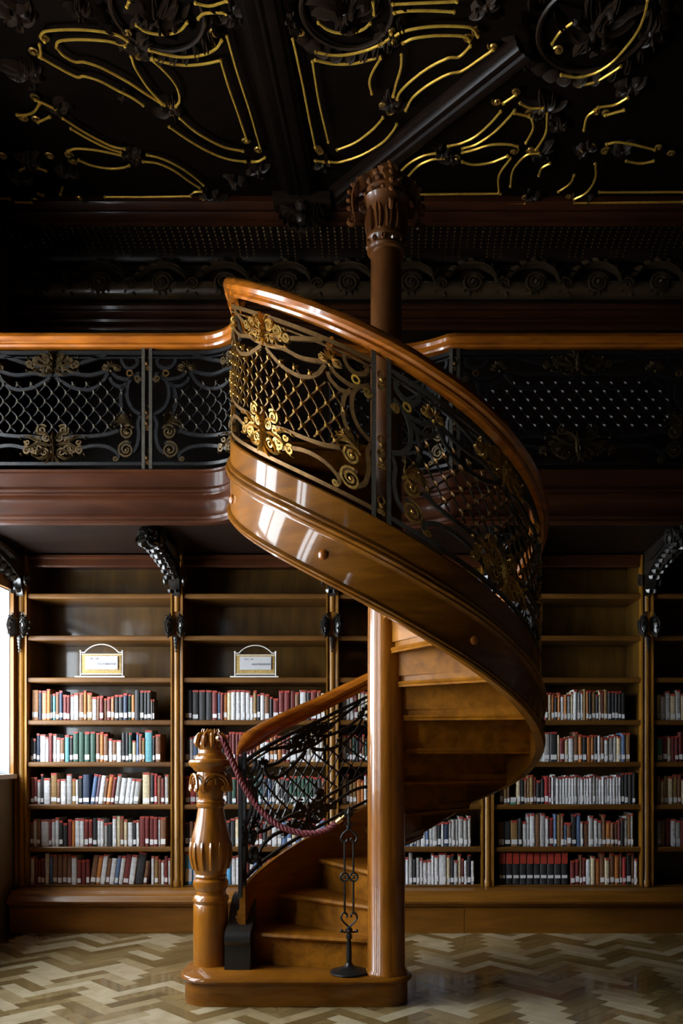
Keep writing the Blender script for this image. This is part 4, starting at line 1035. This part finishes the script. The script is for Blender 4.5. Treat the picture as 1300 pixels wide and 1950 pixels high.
rand_row('C', 3, 764, 888, 'wwebwekuwen', (5,9), (44,58)); rand_row('C', 4, 762, 822, 'wbwyekrwwe', (5,8), (44,60), 'b10.54 w6.52 e7.70 k7.48')
rand_row('C', 4, 823, 893, 'wkeyrwkw', (5,8), (44,62), 'w8.56 w15.62')
rand_row('D', 0, 1037, 1150, 'wyuwremoukw', (5,8), (48,60)); rand_row('D', 0, 1152, 1180, 'k', (6,7), (55,57))
rand_row('D', 1, 1034, 1190, 'beukywbmrwocew', (5,10), (46,58), 'e13.57 k14.58 y4.52 r9.46')
rand_row('D', 2, 951, 1030, 'urrkmrwk', (5,8), (46,56), 'u7.44 m7.44 u5.44 G13.07 y7.50')
rand_row('D', 2, 1031, 1172, 'wwwwe', (4,6), (52,57), 'R8.54 r5.52'); rand_row('D', 2, 1174, 1200, 'k', (6,7), (60,62))
rand_row('D', 3, 948, 1200, 'kyurwouebmcwrew', (5,10), (46,64), 'u12.46 k12.48 m14.50 k7.54')
parse('D', 4, 949.5, 1.0, ' '.join(['k13.62']*10))
rand_row('D', 4, 1086, 1211, 'wwRurkwwuoyr', (5,9), (48,62), 'r9.46 r8.48')
for r, pal in enumerate(('yykwwe', 'rrrceouy', 'umykmyu', 'urykowe')): rand_row('E', r, 1251, 1325, pal, (6,11), (48,58))
def ordn(n): return '%d%s' % (n, 'th' if 10 <= n % 100 <= 20 else {1:'st',2:'nd',3:'rd'}.get(n % 10, 'th'))
def score(b):
    bay, row, i, c, x, z, w, h, th = b
    px = PX0+x*S_at(2.035); v = w*h
    if bay == 'A': return v+1
    if bay == 'D': return v+0.8
    if bay == 'B': return v+(0.5 if row == 0 and px < 600 else 0.3 if px < 372 else 0)
    return v
order = sorted(range(len(books)), key=lambda i: -score(books[i])); indiv = set(order[:300])
from collections import Counter
ctr = Counter()
bmesh_ = MB(); bm_m = list(MBK.values())+[M_PAGES, M_LABEL, M_BAND]; keys = list(MBK)
brnd = random.Random(5)
for bi, b in enumerate(books):
    bay, row, _, c, x, z, w, h, th = b
    ctr[(bay, row)] += 1; idx = ctr[(bay, row)]
    d = min(0.30, h*brnd.uniform(0.66, 0.78)); dy = brnd.uniform(-0.004, 0.006); Y = 2.035+dy
    hasl = brnd.random() < 0.82; hasb = brnd.random() < 0.80; lh = brnd.uniform(0.030, 0.045)
    redtop = (bay == 'D' and row == 4 and idx <= 10)
    if c == 'B' and w > 0.025: lh = 0.10
    if redtop: hasl, hasb, lh = True, True, 0.024
    zl0 = 0.012+brnd.uniform(0, 0.012) if not redtop else 0.05
    if bi in indiv:
        nm = COL[c][0]; thick = 'slim ' if w < 0.022 else 'thick ' if w > 0.042 else ''
        lab = '%s%s book%s, %s from left, %s book row, %s' % ('leaning ' if th else '', thick+nm, ' with red top' if hasb and not th else '', ordn(idx), ROWN[row], {'A':'bookcase by the window','B':'bookcase behind newel post','C':'bookcase behind column','D':'bookcase right of stair','E':'bookcase at right edge'}[bay])
        if len(lab.split()) > 16: lab = lab.replace(' with red top', '')
        mb = MB(); t = book_mesh(mb, w, h, d, 0, None)
        o = mb.build('book', MBK[c], None, 20, label=lab, category='book', group='library books on the shelves')
        # tilt about the lower right corner when leaning
        if th:
            o.rotation_euler = (0, th, 0); o.location = (x, Y, z+w*math.sin(th))
        else: o.location = (x, Y, z)
        def kid(mb, name, mat):
            k = mb.build(name, mat, None, 0); k.parent = o
        kid(MB().box(t+0.0003, w-t-0.0003, 0.0145, d-0.004, 0.003, h-0.004), 'page_block', M_PAGES)
        if hasl: kid(MB().box(w*0.10, w*0.90, -0.0012, 0.0028, zl0, zl0+lh), 'spine_label', M_LABEL)
        if hasb: kid(MB().box(w*0.06, w*0.94, -0.0010, 0.0024, h-(0.088 if redtop else brnd.uniform(0.012,0.020)), h-0.0005), 'colour_band', M_BAND)
    else:
        tmp = MB(); t = book_mesh(tmp, w, h, d, keys.index(c), None); n = len(keys)
        tmp.box(t+0.0003, w-t-0.0003, 0.0145, d-0.004, 0.003, h-0.004, n)
        if hasl: tmp.box(w*0.10, w*0.90, -0.0012, 0.0028, zl0, zl0+lh, n+1)
        if hasb: tmp.box(w*0.06, w*0.94, -0.0010, 0.0024, h-0.016, h-0.0005, n+2)
        vs = [(x+v[0], Y+v[1], z+v[2]) for v in tmp.v]
        base = len(bmesh_.v); bmesh_.v += vs
        bmesh_.f += [[base+i for i in f] for f in tmp.f]; bmesh_.m += tmp.m
if bmesh_.v:
    o = bmesh_.build('books', bm_m, None, 20, kind='stuff', label='further library books half hidden behind the stair and at right edge', category='books')
print('books', len(books), 'planks', len(vis))
